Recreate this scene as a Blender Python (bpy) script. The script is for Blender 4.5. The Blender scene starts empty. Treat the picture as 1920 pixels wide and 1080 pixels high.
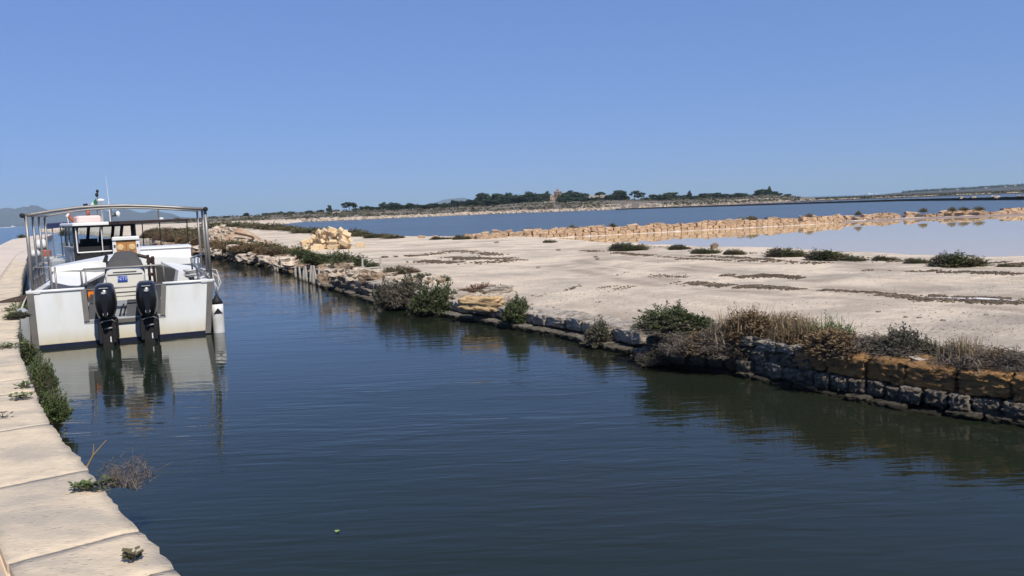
import bpy, bmesh, math, random
import numpy as np
from mathutils import Vector, Matrix, Euler, noise
rnd = random.Random(11)
SC = bpy.context.scene
C = SC.collection

# ------------------------------------------------------------------ camera, sky, sun, exposure
F, H = 1507.0, 2.3
HAZE = 1.5e-4; SKYTINT = (3.15, 4.6, 8.3)
PITCH, ROLL = math.radians(5.73), math.radians(-2.15)
R3 = Matrix.Rotation(math.radians(90) - PITCH, 3, 'X') @ Matrix.Rotation(ROLL, 3, 'Z')
cam = bpy.data.cameras.new('camera'); co = bpy.data.objects.new('camera', cam); C.objects.link(co)
co.location = (0, 0, H); co.rotation_euler = R3.to_euler()
cam.sensor_width = 36; cam.lens = 36 * F / 1920; cam.clip_start = 0.05; cam.clip_end = 40000
SC.camera = co
SUN = Vector((0.515, -0.857, 0)); SUN.normalize(); ELEV = math.radians(50)
sdir = Vector((SUN.x * math.cos(ELEV), SUN.y * math.cos(ELEV), math.sin(ELEV)))
w = bpy.data.worlds.new('World'); SC.world = w; w.use_nodes = True
nt = w.node_tree; bg = nt.nodes['Background']
sk = nt.nodes.new('ShaderNodeTexSky'); sk.sky_type = 'NISHITA'; sk.sun_disc = False
sk.sun_elevation = ELEV; sk.sun_rotation = math.atan2(SUN.x, SUN.y)
sk.altitude = 0; sk.air_density = 1.0; sk.dust_density = 0.0; sk.ozone_density = 5.0
tn = nt.nodes.new('ShaderNodeMix'); tn.data_type = 'RGBA'; tn.blend_type = 'MULTIPLY'; tn.inputs[0].default_value = 1; tn.inputs[7].default_value = (*SKYTINT, 1)
sm = nt.nodes.new('ShaderNodeMix'); sm.data_type = 'RGBA'; sm.blend_type = 'MULTIPLY'; sm.inputs[0].default_value = 1; sm.inputs[7].default_value = (.1, .1, .1, 1)
gm = nt.nodes.new('ShaderNodeGamma'); gm.inputs[1].default_value = .4      # the camera's soft highlight curve on the sky
nt.links.new(sk.outputs[0], sm.inputs[6]); nt.links.new(sm.outputs[2], gm.inputs[0]); nt.links.new(gm.outputs[0], tn.inputs[6]); nt.links.new(tn.outputs[2], bg.inputs[0]); bg.inputs[1].default_value = 0.10
sl = bpy.data.lights.new('sun', 'SUN'); sl.energy = 4.9; sl.angle = math.radians(0.5); sl.color = (1, 0.945, 0.85)
so = bpy.data.objects.new('sun', sl); C.objects.link(so); so.rotation_euler = sdir.to_track_quat('Z', 'Y').to_euler()
SC.view_settings.view_transform = 'Standard'; SC.view_settings.look = 'None'
SC.view_settings.exposure = 0; SC.view_settings.gamma = 1; SC.view_settings.use_curve_mapping = False
SC.render.engine = 'CYCLES'; SC.cycles.use_denoising = True
SC.cycles.max_bounces = 8; SC.cycles.transparent_max_bounces = 12; SC.cycles.volume_bounces = 0
SC.cycles.caustics_reflective = False; SC.cycles.caustics_refractive = False

def ray(px, py): return R3 @ Vector(((px - 960) / F, (540 - py) / F, -1))
def P(px, py, z=0.0):
    r = ray(px, py); return Vector((0, 0, H)) + r * ((z - H) / r.z)
def PD(px, py, d):
    r = ray(px, py); return Vector((0, 0, H)) + r * (d / r.y)
def horizon(px): return 388.6 - 0.03755 * (px - 960)

# ------------------------------------------------------------------ helpers
def tag(o, label=None, cat=None, group=None, kind=None):
    if label: o['label'] = label
    if cat: o['category'] = cat
    if group: o['group'] = group
    if kind: o['kind'] = kind
    return o
def thing(name, label, cat, loc=(0, 0, 0), rz=0.0, group=None):
    o = bpy.data.objects.new(name, None); o.empty_display_size = 0.2; C.objects.link(o)
    o.location = loc; o.rotation_euler = (0, 0, rz)
    return tag(o, label, cat, group)
def link(name, me, parent=None, loc=(0, 0, 0), rot=(0, 0, 0), sc=(1, 1, 1)):
    o = bpy.data.objects.new(name, me); C.objects.link(o)
    o.location = loc; o.rotation_euler = rot; o.scale = sc
    if parent: o.parent = parent
    return o
def copy_tree(src, parent=None):
    c = src.copy(); C.objects.link(c)
    if parent: c.parent = parent
    for ch in list(src.children): copy_tree(ch, c)
    return c
class MB:
    def __init__(s): s.V = []; s.F = []; s.M = []
    def add(s, v, f, m=0):
        n = len(s.V); s.V.extend(tuple(p) for p in v)
        s.F.extend(tuple(i + n for i in q) for q in f); s.M.extend([m] * len(f)); return s
    def box(s, c, d, rot=None, tx=1.0, ty=1.0, m=0):
        hx, hy, hz = d[0] / 2, d[1] / 2, d[2] / 2; c = Vector(c)
        v = [Vector((x * hx, y * hy, -hz)) for x, y in ((-1, -1), (1, -1), (1, 1), (-1, 1))]
        v += [Vector((x * hx * tx, y * hy * ty, hz)) for x, y in ((-1, -1), (1, -1), (1, 1), (-1, 1))]
        if rot is not None: v = [rot @ p for p in v]
        return s.add([p + c for p in v], [(3, 2, 1, 0), (4, 5, 6, 7), (0, 1, 5, 4), (1, 2, 6, 5), (2, 3, 7, 6), (3, 0, 4, 7)], m)
    def bbox(s, c, d, b=0.02, rot=None, m=0):
        """box with chamfered vertical and top edges"""
        hx, hy, hz = d[0] / 2, d[1] / 2, d[2] / 2; c = Vector(c)
        def ring(x, y, k, z):
            return [Vector(p) for p in ((-x + k, -y, z), (x - k, -y, z), (x, -y + k, z), (x, y - k, z), (x - k, y, z), (-x + k, y, z), (-x, y - k, z), (-x, -y + k, z))]
        rs = [ring(hx, hy, b, -hz), ring(hx, hy, b, hz - b), ring(hx - b, hy - b, b * .6, hz)]
        if rot is not None: rs = [[rot @ p for p in r] for r in rs]
        return s.loft([[p + c for p in r] for r in rs], m=m)
    def loft(s, rings, cap=True, m=0):
        n = len(rings[0]); v = [p for r in rings for p in r]; f = []
        for k in range(len(rings) - 1):
            for i in range(n):
                j = (i + 1) % n; f.append((k * n + i, k * n + j, (k + 1) * n + j, (k + 1) * n + i))
        if cap:
            f.append(tuple(range(n - 1, -1, -1))); f.append(tuple((len(rings) - 1) * n + i for i in range(n)))
        return s.add(v, f, m)
    def tube(s, pts, r, n=6, r1=None, m=0):
        pts = [Vector(p) for p in pts]; rings = []
        for i, p in enumerate(pts):
            t = (pts[min(i + 1, len(pts) - 1)] - pts[max(i - 1, 0)])
            if t.length < 1e-9: t = Vector((0, 0, 1))
            t.normalize(); a = Vector((0, 0, 1)) if abs(t.z) < .9 else Vector((1, 0, 0))
            u = t.cross(a).normalized(); w_ = t.cross(u)
            rr = r if r1 is None else r + (r1 - r) * i / max(1, len(pts) - 1)
            rings.append([p + (u * math.cos(2 * math.pi * k / n) + w_ * math.sin(2 * math.pi * k / n)) * rr for k in range(n)])
        return s.loft(rings, m=m)
    def lathe(s, prof, n=16, c=(0, 0, 0), rot=None, m=0):
        c = Vector(c); rings = []
        for r, z in prof:
            q = [Vector((r * math.cos(2 * math.pi * k / n), r * math.sin(2 * math.pi * k / n), z)) for k in range(n)]
            if rot is not None: q = [rot @ p for p in q]
            rings.append([p + c for p in q])
        return s.loft(rings, m=m)
    def prism(s, poly, y0, y1, m=0):
        """polygon in x,z extruded along y"""
        return s.loft([[(x, y0, z) for x, z in poly], [(x, y1, z) for x, z in poly]], m=m)
    def mesh(s, name, mats, smooth=False):
        me = bpy.data.meshes.new(name); me.from_pydata([tuple(v) for v in s.V], [], s.F)
        for m_ in (mats if isinstance(mats, (list, tuple)) else [mats]): me.materials.append(m_)
        if any(s.M): me.polygons.foreach_set('material_index', s.M)
        if smooth: me.polygons.foreach_set('use_smooth', [True] * len(s.F))
        me.update(); return me
    def build(s, name, mats, parent=None, smooth=False, **k):
        return link(name, s.mesh(name, mats, smooth), parent, **k)

# ------------------------------------------------------------------ materials
MATS = {}
def mat(name, c1, c2=None, scale=6.0, rough=0.8, bump=0.0, bscale=None, bdist=0.02, detail=6, spec=0.3, metal=0.0,
        rand=0.0, c3=None, s3=1.2, t3=(0.5, 0.62), stretch=(1, 1, 1), pits=0.0, psc=20.0, wet=None, trans=0.0, world=False):
    """procedural surface: c1..c2 by noise, c3 in large patches, pits = small dark holes, rand = per-object shade, wet=(z0,z1,colour) stain by height"""
    m = bpy.data.materials.new(name); m.use_nodes = True; t = m.node_tree; N = t.nodes; L = t.links
    b = N['Principled BSDF']; b.inputs['Roughness'].default_value = rough; b.inputs['Metallic'].default_value = metal
    b.inputs['Specular IOR Level'].default_value = spec
    c2 = c2 or tuple(x * .8 for x in c1)
    if world: src = N.new('ShaderNodeNewGeometry').outputs['Position']
    else: src = N.new('ShaderNodeTexCoord').outputs['Object']
    if rand > 0:
        oi = N.new('ShaderNodeObjectInfo'); mu = N.new('ShaderNodeVectorMath'); mu.operation = 'SCALE'
        cx = N.new('ShaderNodeCombineXYZ')
        for i in range(3): L.new(oi.outputs['Random'], cx.inputs[i])
        L.new(cx.outputs[0], mu.inputs[0]); mu.inputs[3].default_value = 37.0
        ad = N.new('ShaderNodeVectorMath'); ad.operation = 'ADD'; L.new(src, ad.inputs[0]); L.new(mu.outputs[0], ad.inputs[1]); src = ad.outputs[0]
    mp = N.new('ShaderNodeMapping'); mp.inputs['Scale'].default_value = stretch; L.new(src, mp.inputs[0]); src = mp.outputs[0]
    def nz(sc, det=detail, ro=.6):
        n = N.new('ShaderNodeTexNoise'); n.inputs['Scale'].default_value = sc; n.inputs['Detail'].default_value = det
        n.inputs['Roughness'].default_value = ro; L.new(src, n.inputs['Vector']); return n.outputs['Fac']
    def ramp(f, a, b_, ca=(0, 0, 0, 1), cb=(1, 1, 1, 1)):
        r = N.new('ShaderNodeValToRGB'); r.color_ramp.elements[0].position = a; r.color_ramp.elements[1].position = b_
        r.color_ramp.elements[0].color = ca; r.color_ramp.elements[1].color = cb; L.new(f, r.inputs[0]); return r.outputs[0]
    def mix(f, a, b_, mode='MIX'):
        x = N.new('ShaderNodeMix'); x.data_type = 'RGBA'; x.blend_type = mode
        if hasattr(f, 'links') or hasattr(f, 'is_linked'): L.new(f, x.inputs[0])
        else: x.inputs[0].default_value = f
        for sk_, v in ((6, a), (7, b_)):
            if isinstance(v, tuple): x.inputs[sk_].default_value = (*v[:3], 1)
            else: L.new(v, x.inputs[sk_])
        return x.outputs[2]
    n1 = nz(scale)
    col = ramp(n1, .3, .7, (*c1, 1), (*c2, 1))
    if c3: col = mix(ramp(nz(s3, 5, .65), t3[0], t3[1]), col, c3)
    if pits > 0:
        v = N.new('ShaderNodeTexVoronoi'); v.inputs['Scale'].default_value = psc; L.new(src, v.inputs['Vector'])
        pm = ramp(v.outputs['Distance'], .06, .24); pit = mix(pits, (1, 1, 1), pm, 'MIX'); col = mix(1.0, col, pit, 'MULTIPLY')
    if rand > 0:
        hs = N.new('ShaderNodeHueSaturation'); mr = N.new('ShaderNodeMapRange')
        mr.inputs['To Min'].default_value = 1 - rand; mr.inputs['To Max'].default_value = 1 + rand
        L.new(oi.outputs['Random'], mr.inputs[0]); L.new(mr.outputs[0], hs.inputs['Value']); L.new(col, hs.inputs['Color']); col = hs.outputs[0]
    if wet:
        g = N.new('ShaderNodeNewGeometry'); sp = N.new('ShaderNodeSeparateXYZ'); L.new(g.outputs['Position'], sp.inputs[0])
        am = N.new('ShaderNodeMath'); am.operation = 'MULTIPLY_ADD'; L.new(n1, am.inputs[0]); am.inputs[1].default_value = (wet[1] - wet[0]) * 1.2; L.new(sp.outputs['Z'], am.inputs[2])
        mr2 = N.new('ShaderNodeMapRange'); mr2.inputs['From Min'].default_value = wet[0] + (wet[1] - wet[0]) * .6; mr2.inputs['From Max'].default_value = wet[1] + (wet[1] - wet[0]) * .6
        L.new(am.outputs[0], mr2.inputs[0]); col = mix(mr2.outputs[0], wet[2], col)
    L.new(col, b.inputs['Base Color'])
    if bump > 0:
        bp = N.new('ShaderNodeBump'); bp.inputs['Strength'].default_value = bump; bp.inputs['Distance'].default_value = bdist
        hgt = nz(bscale or scale * 3, 8, .68)
        if pits > 0:
            mm = N.new('ShaderNodeMath'); mm.operation = 'MULTIPLY_ADD'; L.new(pm, mm.inputs[0]); mm.inputs[1].default_value = .5; L.new(hgt, mm.inputs[2]); hgt = mm.outputs[0]
        L.new(hgt, bp.inputs['Height']); L.new(bp.outputs[0], b.inputs['Normal'])
    if trans > 0:
        tr = N.new('ShaderNodeBsdfTranslucent'); L.new(col, tr.inputs[0]); ms = N.new('ShaderNodeMixShader'); ms.inputs[0].default_value = trans
        L.new(b.outputs[0], ms.inputs[1]); L.new(tr.outputs[0], ms.inputs[2]); L.new(ms.outputs[0], N['Material Output'].inputs[0])
    MATS[name] = m; return m

def water_mat(name, base, ior, layers, rough=0.02, patch=None, base2=None, calm=None, stint=(1, 1, 1)):
    """opaque murky water: layers = [(scale_x, scale_y, bump distance, rotation)]"""
    m = bpy.data.materials.new(name); m.use_nodes = True; t = m.node_tree; N = t.nodes; L = t.links
    b = N['Principled BSDF']; b.inputs['Base Color'].default_value = (*base, 1); b.inputs['IOR'].default_value = ior
    b.inputs['Roughness'].default_value = rough; b.inputs['Specular Tint'].default_value = (*stint, 1)
    g = N.new('ShaderNodeNewGeometry'); last = None
    pf = None
    if patch:
        pn = N.new('ShaderNodeTexNoise'); pn.inputs['Scale'].default_value = patch; pn.inputs['Detail'].default_value = 2
        pm = N.new('ShaderNodeMapping'); pm.inputs['Scale'].default_value = (.45, 1.3, 1); L.new(g.outputs['Position'], pm.inputs[0]); L.new(pm.outputs[0], pn.inputs['Vector'])
        mr = N.new('ShaderNodeMapRange'); mr.inputs['From Min'].default_value = .35; mr.inputs['From Max'].default_value = .65
        mr.inputs['To Min'].default_value = .35; mr.inputs['To Max'].default_value = 1.0; L.new(pn.outputs['Fac'], mr.inputs[0]); pf = mr.outputs[0]
    if calm:                       # sheltered, flatter water round a point
        sb = N.new('ShaderNodeVectorMath'); sb.operation = 'DISTANCE'; L.new(g.outputs['Position'], sb.inputs[0]); sb.inputs[1].default_value = (calm[0], calm[1], 0)
        m2 = N.new('ShaderNodeMapRange'); m2.interpolation_type = 'SMOOTHSTEP'; m2.inputs['From Min'].default_value = calm[2] * .35; m2.inputs['From Max'].default_value = calm[2]; m2.inputs['To Min'].default_value = .42; L.new(sb.outputs['Value'], m2.inputs[0])
        mm = N.new('ShaderNodeMath'); mm.operation = 'MULTIPLY'; L.new(pf, mm.inputs[0]); L.new(m2.outputs[0], mm.inputs[1]); pf = mm.outputs[0]
    for sx, sy, dist, rot in layers:
        mp = N.new('ShaderNodeMapping'); mp.inputs['Scale'].default_value = (sx, sy, 1); mp.inputs['Rotation'].default_value = (0, 0, rot)
        L.new(g.outputs['Position'], mp.inputs[0])
        n = N.new('ShaderNodeTexNoise'); n.inputs['Scale'].default_value = 1.0; n.inputs['Detail'].default_value = 2.0; n.inputs['Roughness'].default_value = .45
        n.inputs['Distortion'].default_value = .6
        L.new(mp.outputs[0], n.inputs['Vector'])
        hgt = n.outputs['Fac']
        if pf is not None:
            mu = N.new('ShaderNodeMath'); mu.operation = 'MULTIPLY'; L.new(hgt, mu.inputs[0]); L.new(pf, mu.inputs[1]); hgt = mu.outputs[0]
        bp = N.new('ShaderNodeBump'); bp.inputs['Strength'].default_value = 1; bp.inputs['Distance'].default_value = dist
        L.new(hgt, bp.inputs['Height'])
        if last: L.new(last, bp.inputs['Normal'])
        last = bp.outputs[0]
    if last: L.new(last, b.inputs['Normal'])
    if base2:
        n = N.new('ShaderNodeTexNoise'); n.inputs['Scale'].default_value = .12; n.inputs['Detail'].default_value = 4; L.new(g.outputs['Position'], n.inputs['Vector'])
        r = N.new('ShaderNodeValToRGB'); r.color_ramp.elements[0].color = (*base, 1); r.color_ramp.elements[1].color = (*base2, 1)
        r.color_ramp.elements[0].position = .35; r.color_ramp.elements[1].position = .65
        L.new(n.outputs['Fac'], r.inputs[0]); L.new(r.outputs[0], b.inputs['Base Color'])
    MATS[name] = m; return m
def glass_mat(name, tint, refl=.12):
    m = bpy.data.materials.new(name); m.use_nodes = True; t = m.node_tree; N = t.nodes; L = t.links
    tr = N.new('ShaderNodeBsdfTransparent'); tr.inputs[0].default_value = (*tint, 1)
    gl = N.new('ShaderNodeBsdfGlossy'); gl.inputs['Roughness'].default_value = .03
    ms = N.new('ShaderNodeMixShader'); ms.inputs[0].default_value = refl
    L.new(tr.outputs[0], ms.inputs[1]); L.new(gl.outputs[0], ms.inputs[2]); L.new(ms.outputs[0], N['Material Output'].inputs[0])
    MATS[name] = m; return m
m_sand = mat('sand', (.79, .645, .475), (.61, .50, .375), scale=7, detail=12, rough=.95, bump=1.0, bscale=13, bdist=.05, spec=.12, c3=(.44, .375, .295), s3=.6, t3=(.45, .66), stretch=(.8, 1.2, 1), pits=.16, psc=7, world=True)
m_scrubland = mat('scrub_soil', (.20, .155, .12), (.115, .10, .07), scale=.08, rough=.95, bump=.5, bscale=.5, bdist=.4, c3=(.34, .28, .22), s3=.03, t3=(.60, .68), world=True)
m_farland = mat('far_marsh', (.085, .07, .055), (.055, .05, .042), scale=.02, rough=.95, world=True)
m_quay = mat('quay_stone', (.78, .625, .435), (.58, .47, .335), scale=9, detail=12, rough=.95, bump=1.0, bscale=36, bdist=.012, spec=.1, c3=(.47, .40, .31), s3=1.5, t3=(.44, .62), stretch=(.8, 1.5, 1), world=True, pits=.07, psc=19)
m_concrete = mat('quay_concrete', (.70, .57, .45), (.60, .50, .40), scale=1.4, rough=.9, bump=.3, bscale=22, bdist=.008, spec=.15, c3=(.52, .45, .37), s3=.9, world=True)
m_ochre = mat('ochre_stone', (.66, .37, .15), (.44, .24, .10), scale=9, rough=.95, bump=1.0, bscale=22, bdist=.07, spec=.1, rand=.16, c3=(.28, .17, .10), s3=3, pits=.4, psc=16)
m_grey = mat('grey_stone', (.52, .435, .34), (.23, .19, .145), scale=9, rough=.95, bump=1.0, bscale=20, bdist=.07, spec=.15, rand=.22, c3=(.13, .115, .09), s3=3, pits=.5, psc=15, wet=(.03, .14, (.045, .040, .028)))
m_slab = mat('pale_slab', (.62, .53, .425), (.44, .375, .30), scale=8, rough=.95, bump=1.0, bscale=18, bdist=.05, spec=.1, rand=.15, c3=(.24, .20, .16), s3=2.5, pits=.35, psc=14, wet=(.05, .20, (.05, .045, .03)))
m_rock = mat('pale_rock', (.62, .53, .42), (.46, .37, .28), scale=5, rough=.95, bump=.9, bscale=10, bdist=.04, spec=.1, rand=.18, c3=(.34, .24, .16), s3=2, wet=(.02, .16, (.06, .05, .03)))
m_brownrock = mat('brown_rock', (.40, .29, .195), (.26, .185, .125), scale=5, rough=.95, bump=.9, bscale=10, bdist=.04, spec=.1, rand=.2, c3=(.14, .10, .07), s3=2, wet=(.02, .22, (.04, .034, .02)))
m_block = mat('cut_limestone', (.70, .535, .335), (.60, .45, .27), scale=9, rough=.95, bump=.4, bscale=40, bdist=.01, spec=.1, rand=.12)
m_panwall = mat('pan_wall_stone', (.55, .395, .26), (.42, .295, .195), scale=6, rough=.95, bump=.8, bscale=14, bdist=.03, spec=.1, rand=.14, c3=(.33, .215, .135), s3=2.5)
m_weed = mat('dried_weed', (.10, .075, .05), (.20, .155, .11), scale=8, rough=1, rand=.1, spec=.1)
m_salt = mat('salt_crust', (.78, .75, .74), (.68, .63, .60), scale=5, rough=.8, bump=.4, bdist=.01, world=True)
m_pebble = mat('pebble', (.33, .28, .225), (.22, .185, .15), scale=9, rough=.95, world=True)
m_gravel = mat('red_gravel', (.42, .235, .165), (.33, .25, .19), scale=9, rough=.95, world=True)
m_dirt = mat('dirt_mound', (.44, .29, .185), (.36, .23, .145), scale=3, rough=.98, bump=.8, bscale=8, bdist=.06, c3=(.5, .4, .28), s3=1.2)
m_mud = mat('mud', (.33, .24, .19), (.27, .20, .16), scale=.8, rough=.7, bump=.3, bdist=.03, world=True)
m_darkdike = mat('dark_dike', (.022, .018, .016), (.045, .035, .03), scale=1, rough=.95, bump=.6, bdist=.1, world=True)
# plants
m_lgreen = mat('leaf_green', (.072, .090, .034), (.115, .13, .058), scale=9, rough=.7, rand=.15, spec=.25, trans=.18)
m_lfresh = mat('leaf_fresh', (.10, .145, .045), (.15, .19, .07), scale=9, rough=.7, rand=.12, spec=.25, trans=.2)
m_lolive = mat('leaf_olive', (.13, .115, .055), (.19, .16, .085), scale=8, rough=.8, rand=.18, spec=.2, trans=.15)
m_lgrey = mat('leaf_grey', (.098, .092, .058), (.15, .135, .095), scale=9, rough=.85, rand=.15, spec=.2, trans=.12)
m_lbrown = mat('leaf_brown', (.18, .115, .058), (.25, .17, .09), scale=8, rough=.9, rand=.15, spec=.15, trans=.15)
m_lred = mat('leaf_red', (.20, .095, .06), (.15, .10, .055), scale=8, rough=.85, rand=.15, spec=.2)
m_twig = mat('twig', (.21, .17, .14), (.115, .09, .072), scale=12, rough=.9, rand=.12, spec=.15)
m_straw = mat('straw', (.33, .25, .15), (.22, .16, .09), scale=9, rough=.9, rand=.12, spec=.15, trans=.15)
m_pine = mat('pine_leaf', (.024, .036, .016), (.045, .060, .026), scale=.5, rough=.75, rand=.25, spec=.2)
m_bush2 = mat('scrub_leaf', (.10, .085, .05), (.055, .06, .03), scale=.3, rough=.85, rand=.3, spec=.2)
m_bark = mat('bark', (.12, .09, .065), (.07, .055, .04), scale=4, rough=.95)
# boats
m_white = mat('white_paint', (.78, .77, .735), (.73, .72, .69), scale=1.6, rough=.38, spec=.4, bump=.05, bscale=6, bdist=.004, c3=(.70, .68, .62), s3=.7, t3=(.52, .8))
m_hull = mat('hull_paint', (.77, .77, .74), (.72, .72, .685), scale=2.2, rough=.4, spec=.4, bump=.1, bscale=5, bdist=.006, c3=(.66, .63, .55), s3=1.1, t3=(.56, .80), stretch=(2.2, 1, .5), wet=(.03, .34, (.60, .52, .36)))
m_cream = mat('cream_gelcoat', (.75, .71, .61), (.71, .67, .57), scale=2, rough=.35, spec=.45)
m_trim = mat('grey_trim', (.17, .155, .14), (.13, .12, .11), scale=5, rough=.6)
m_dgrey = mat('dark_grey_liner', (.075, .078, .088), (.06, .062, .07), scale=3, rough=.7)
m_mgrey = mat('mid_grey_paint', (.34, .36, .38), (.29, .31, .33), scale=3, rough=.6)
m_navy = mat('navy_paint', (.010, .013, .035), (.014, .018, .04), scale=3, rough=.5)
m_black = mat('black_gloss', (.010, .010, .012), (.014, .014, .016), scale=5, rough=.28, spec=.5)
m_blackm = mat('black_matte', (.014, .013, .013), (.022, .02, .02), scale=7, rough=.65)
m_steel = mat('stainless', (.29, .27, .245), (.235, .22, .20), scale=6, rough=.42, metal=.35)
m_canvas = mat('charcoal_canvas', (.085, .082, .078), (.07, .067, .063), scale=5, rough=.9, bump=.5, bscale=3, bdist=.02)
m_wood = mat('varnished_wood', (.50, .25, .085), (.42, .20, .065), scale=3, rough=.5, stretch=(6, 6, 1))
m_woodc = mat('pale_wood', (.70, .50, .26), (.64, .45, .23), scale=5, rough=.55)
m_dwood = mat('dark_wood', (.055, .032, .025), (.035, .022, .018), scale=5, rough=.6)
m_orange = mat('orange_plastic', (.75, .22, .03), (.70, .19, .025), scale=4, rough=.45)
m_badge = mat('silver_badge', (.62, .62, .62), (.55, .55, .55), scale=4, rough=.3, metal=.3)
m_blue = mat('blue_plate', (.035, .075, .36), (.03, .065, .32), scale=4, rough=.4)
m_pale = mat('pale_lettering', (.55, .62, .85), (.5, .58, .8), scale=4, rough=.5)
m_rope = mat('white_rope', (.62, .60, .55), (.50, .48, .43), scale=30, rough=.9, bump=.6, bscale=60, bdist=.005)
m_fend = mat('fender_vinyl', (.74, .73, .70), (.66, .65, .62), scale=3, rough=.45, c3=(.58, .56, .50), s3=2)
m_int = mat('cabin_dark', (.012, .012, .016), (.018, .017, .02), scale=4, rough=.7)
m_roofb = mat('canopy_dark', (.035, .022, .022), (.05, .032, .03), scale=4, rough=.85)
m_pinkw = mat('faded_pink', (.75, .56, .50), (.70, .50, .45), scale=3, rough=.7)
m_redor = mat('faded_red', (.42, .13, .07), (.34, .10, .06), scale=4, rough=.7)
m_bcanvas = mat('navy_canvas', (.025, .035, .10), (.018, .026, .075), scale=4, rough=.85)
m_greypaint = mat('bluegrey_paint', (.36, .385, .40), (.31, .33, .35), scale=3, rough=.5)
m_flag_g = mat('flag_green', (.02, .16, .06)); m_flag_r = mat('flag_red', (.40, .03, .03)); m_flag_w = mat('flag_white', (.75, .75, .72))
m_stake = mat('weathered_stake', (.50, .46, .40), (.36, .32, .27), scale=4, rough=.95, stretch=(8, 8, 1), bump=.5, bdist=.01, wet=(.0, .12, (.06, .05, .035)))
m_post = mat('old_post', (.12, .085, .06), (.08, .06, .045), scale=5, rough=.95)
m_plaster = mat('plaster', (.46, .39, .31), (.38, .32, .25), scale=.6, rough=.95)
m_tile = mat('roof_tile', (.36, .19, .12), (.30, .16, .10), scale=.8, rough=.9)
m_hillm = mat('mountain_rock', (.075, .06, .062), (.05, .045, .047), scale=.012, rough=1, c3=(.11, .095, .09), s3=.006, world=True, bump=.8, bscale=.05, bdist=20)
m_glass = glass_mat('window_glass', (.80, .88, .92), .10)
m_glass2 = glass_mat('side_glass', (.28, .36, .40), .22)
m_dbrown = mat('dark_brown', (.075, .045, .035), (.05, .033, .028), scale=6, rough=.85)
# ------------------------------------------------------------------ layout lines (world metres, canal water at z = 0)
def xy(p): return (p.x, p.y)
QE = [xy(P(a, b, .70)) for a, b in ((345, 1080), (250, 985), (190, 910), (150, 865), (107, 810), (85, 777), (57, 712), (32, 655))]
QE = [(3.2, -2.6), (1.0, .3)] + QE + [(-9.5, 15.4), (-16.6, 27.3), (-27.5, 46), (-39, 68), (-60, 104), (-78, 138)]
QS = [(-1.6, -4.5), (-3.6, .3), (-8.2, 5.5), (-14.5, 15.4), (-21.6, 27.3), (-31.5, 46), (-44, 69), (-64.5, 104.5), (-80, 136)]
BK = [(6.6, 5.2)] + [xy(P(a, b, 0)) for a, b in ((1905, 802), (1700, 770), (1463, 725), (1358, 702), (1203, 684), (1190, 668), (1152, 661), (1050, 634), (930, 613), (841, 596), (727, 575), (651, 552), (600, 536), (556, 520.6), (513, 506), (488, 500), (434, 492), (393, 484), (350, 473), (285, 459))] + [(-58, 117), (-85, 162), (-110, 200)]
BK[0] = (BK[1][0] + 4.0, BK[1][1] - 4.2)
BKZ = [.45, .45, .45, .45, .45, .43, .27, .24, .23, .26, .34, .42, .46, .48, .5, .5, .5, .5, .5, .5, .5, .5, .5, .5]
BKC = [.42] * 6 + [.74] * 4 + [.62] * 3 + [.8] * 11
LAG = [xy(P(a, b, .3)) for a, b in ((515, 422), (560, 428), (640, 434), (730, 443), (800, 446), (868, 446))]
PW = [(-2.9, 49.2)] + [xy(P(a, b, .3)) for a, b in ((1023, 447), (1213, 437), (1500, 422), (1600, 415.5))] + [(31, 61.5), (38, 61), (46, 62), (60, 66)]
LAGP = LAG + [(x, y + 1.1) for x, y in PW[1:]] + [(400, 120), (500, 700), (-60, 700), (-62, 240), (-56, 200)]
PAN = [xy(P(a, b, .3)) for a, b in ((1092, 452), (1160, 459), (1207, 459.5), (1365, 466.5), (1508, 470), (1613, 475), (1747, 482), (1855, 487), (1935, 485), (2100, 496))]
PANP = PAN + [(34, 14), (62, 65)] + [(x, y - .05) for x, y in PW[::-1][1:-1]]
def segdist(X, Y, pts, closed=False):
    """distance to polyline, side (>0 right of it), and parameter of the nearest point"""
    best = np.full(X.shape, 1e18); side = np.zeros(X.shape); par = np.zeros(X.shape)
    n = len(pts)
    for i in range(n if closed else n - 1):
        ax, ay = pts[i]; bx, by = pts[(i + 1) % n]; dx, dy = bx - ax, by - ay; l2 = dx * dx + dy * dy
        t = np.clip(((X - ax) * dx + (Y - ay) * dy) / l2, 0, 1)
        d = (X - ax - t * dx) ** 2 + (Y - ay - t * dy) ** 2
        k = d < best
        best = np.where(k, d, best); side = np.where(k, (X - ax) * dy - (Y - ay) * dx, side); par = np.where(k, i + t, par)
    return np.sqrt(best), np.sign(side), par
def inside(X, Y, pts):
    r = np.zeros(X.shape, bool); n = len(pts)
    for i in range(n):
        ax, ay = pts[i]; bx, by = pts[(i + 1) % n]
        if ay == by: continue
        r ^= ((ay > Y) != (by > Y)) & (X < (bx - ax) * (Y - ay) / (by - ay) + ax)
    return r
def vnoise(X, Y, s, seed=0):
    """smooth value noise on arrays"""
    rs = np.random.RandomState(seed); T = rs.rand(256, 256)
    x, y = X * s, Y * s; xi, yi = np.floor(x).astype(int), np.floor(y).astype(int); fx, fy = x - xi, y - yi
    fx, fy = fx * fx * (3 - 2 * fx), fy * fy * (3 - 2 * fy)
    g = lambda a, b: T[a & 255, b & 255]
    return (g(xi, yi) * (1 - fx) + g(xi + 1, yi) * fx) * (1 - fy) + (g(xi, yi + 1) * (1 - fx) + g(xi + 1, yi + 1) * fx) * fy - .5
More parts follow.
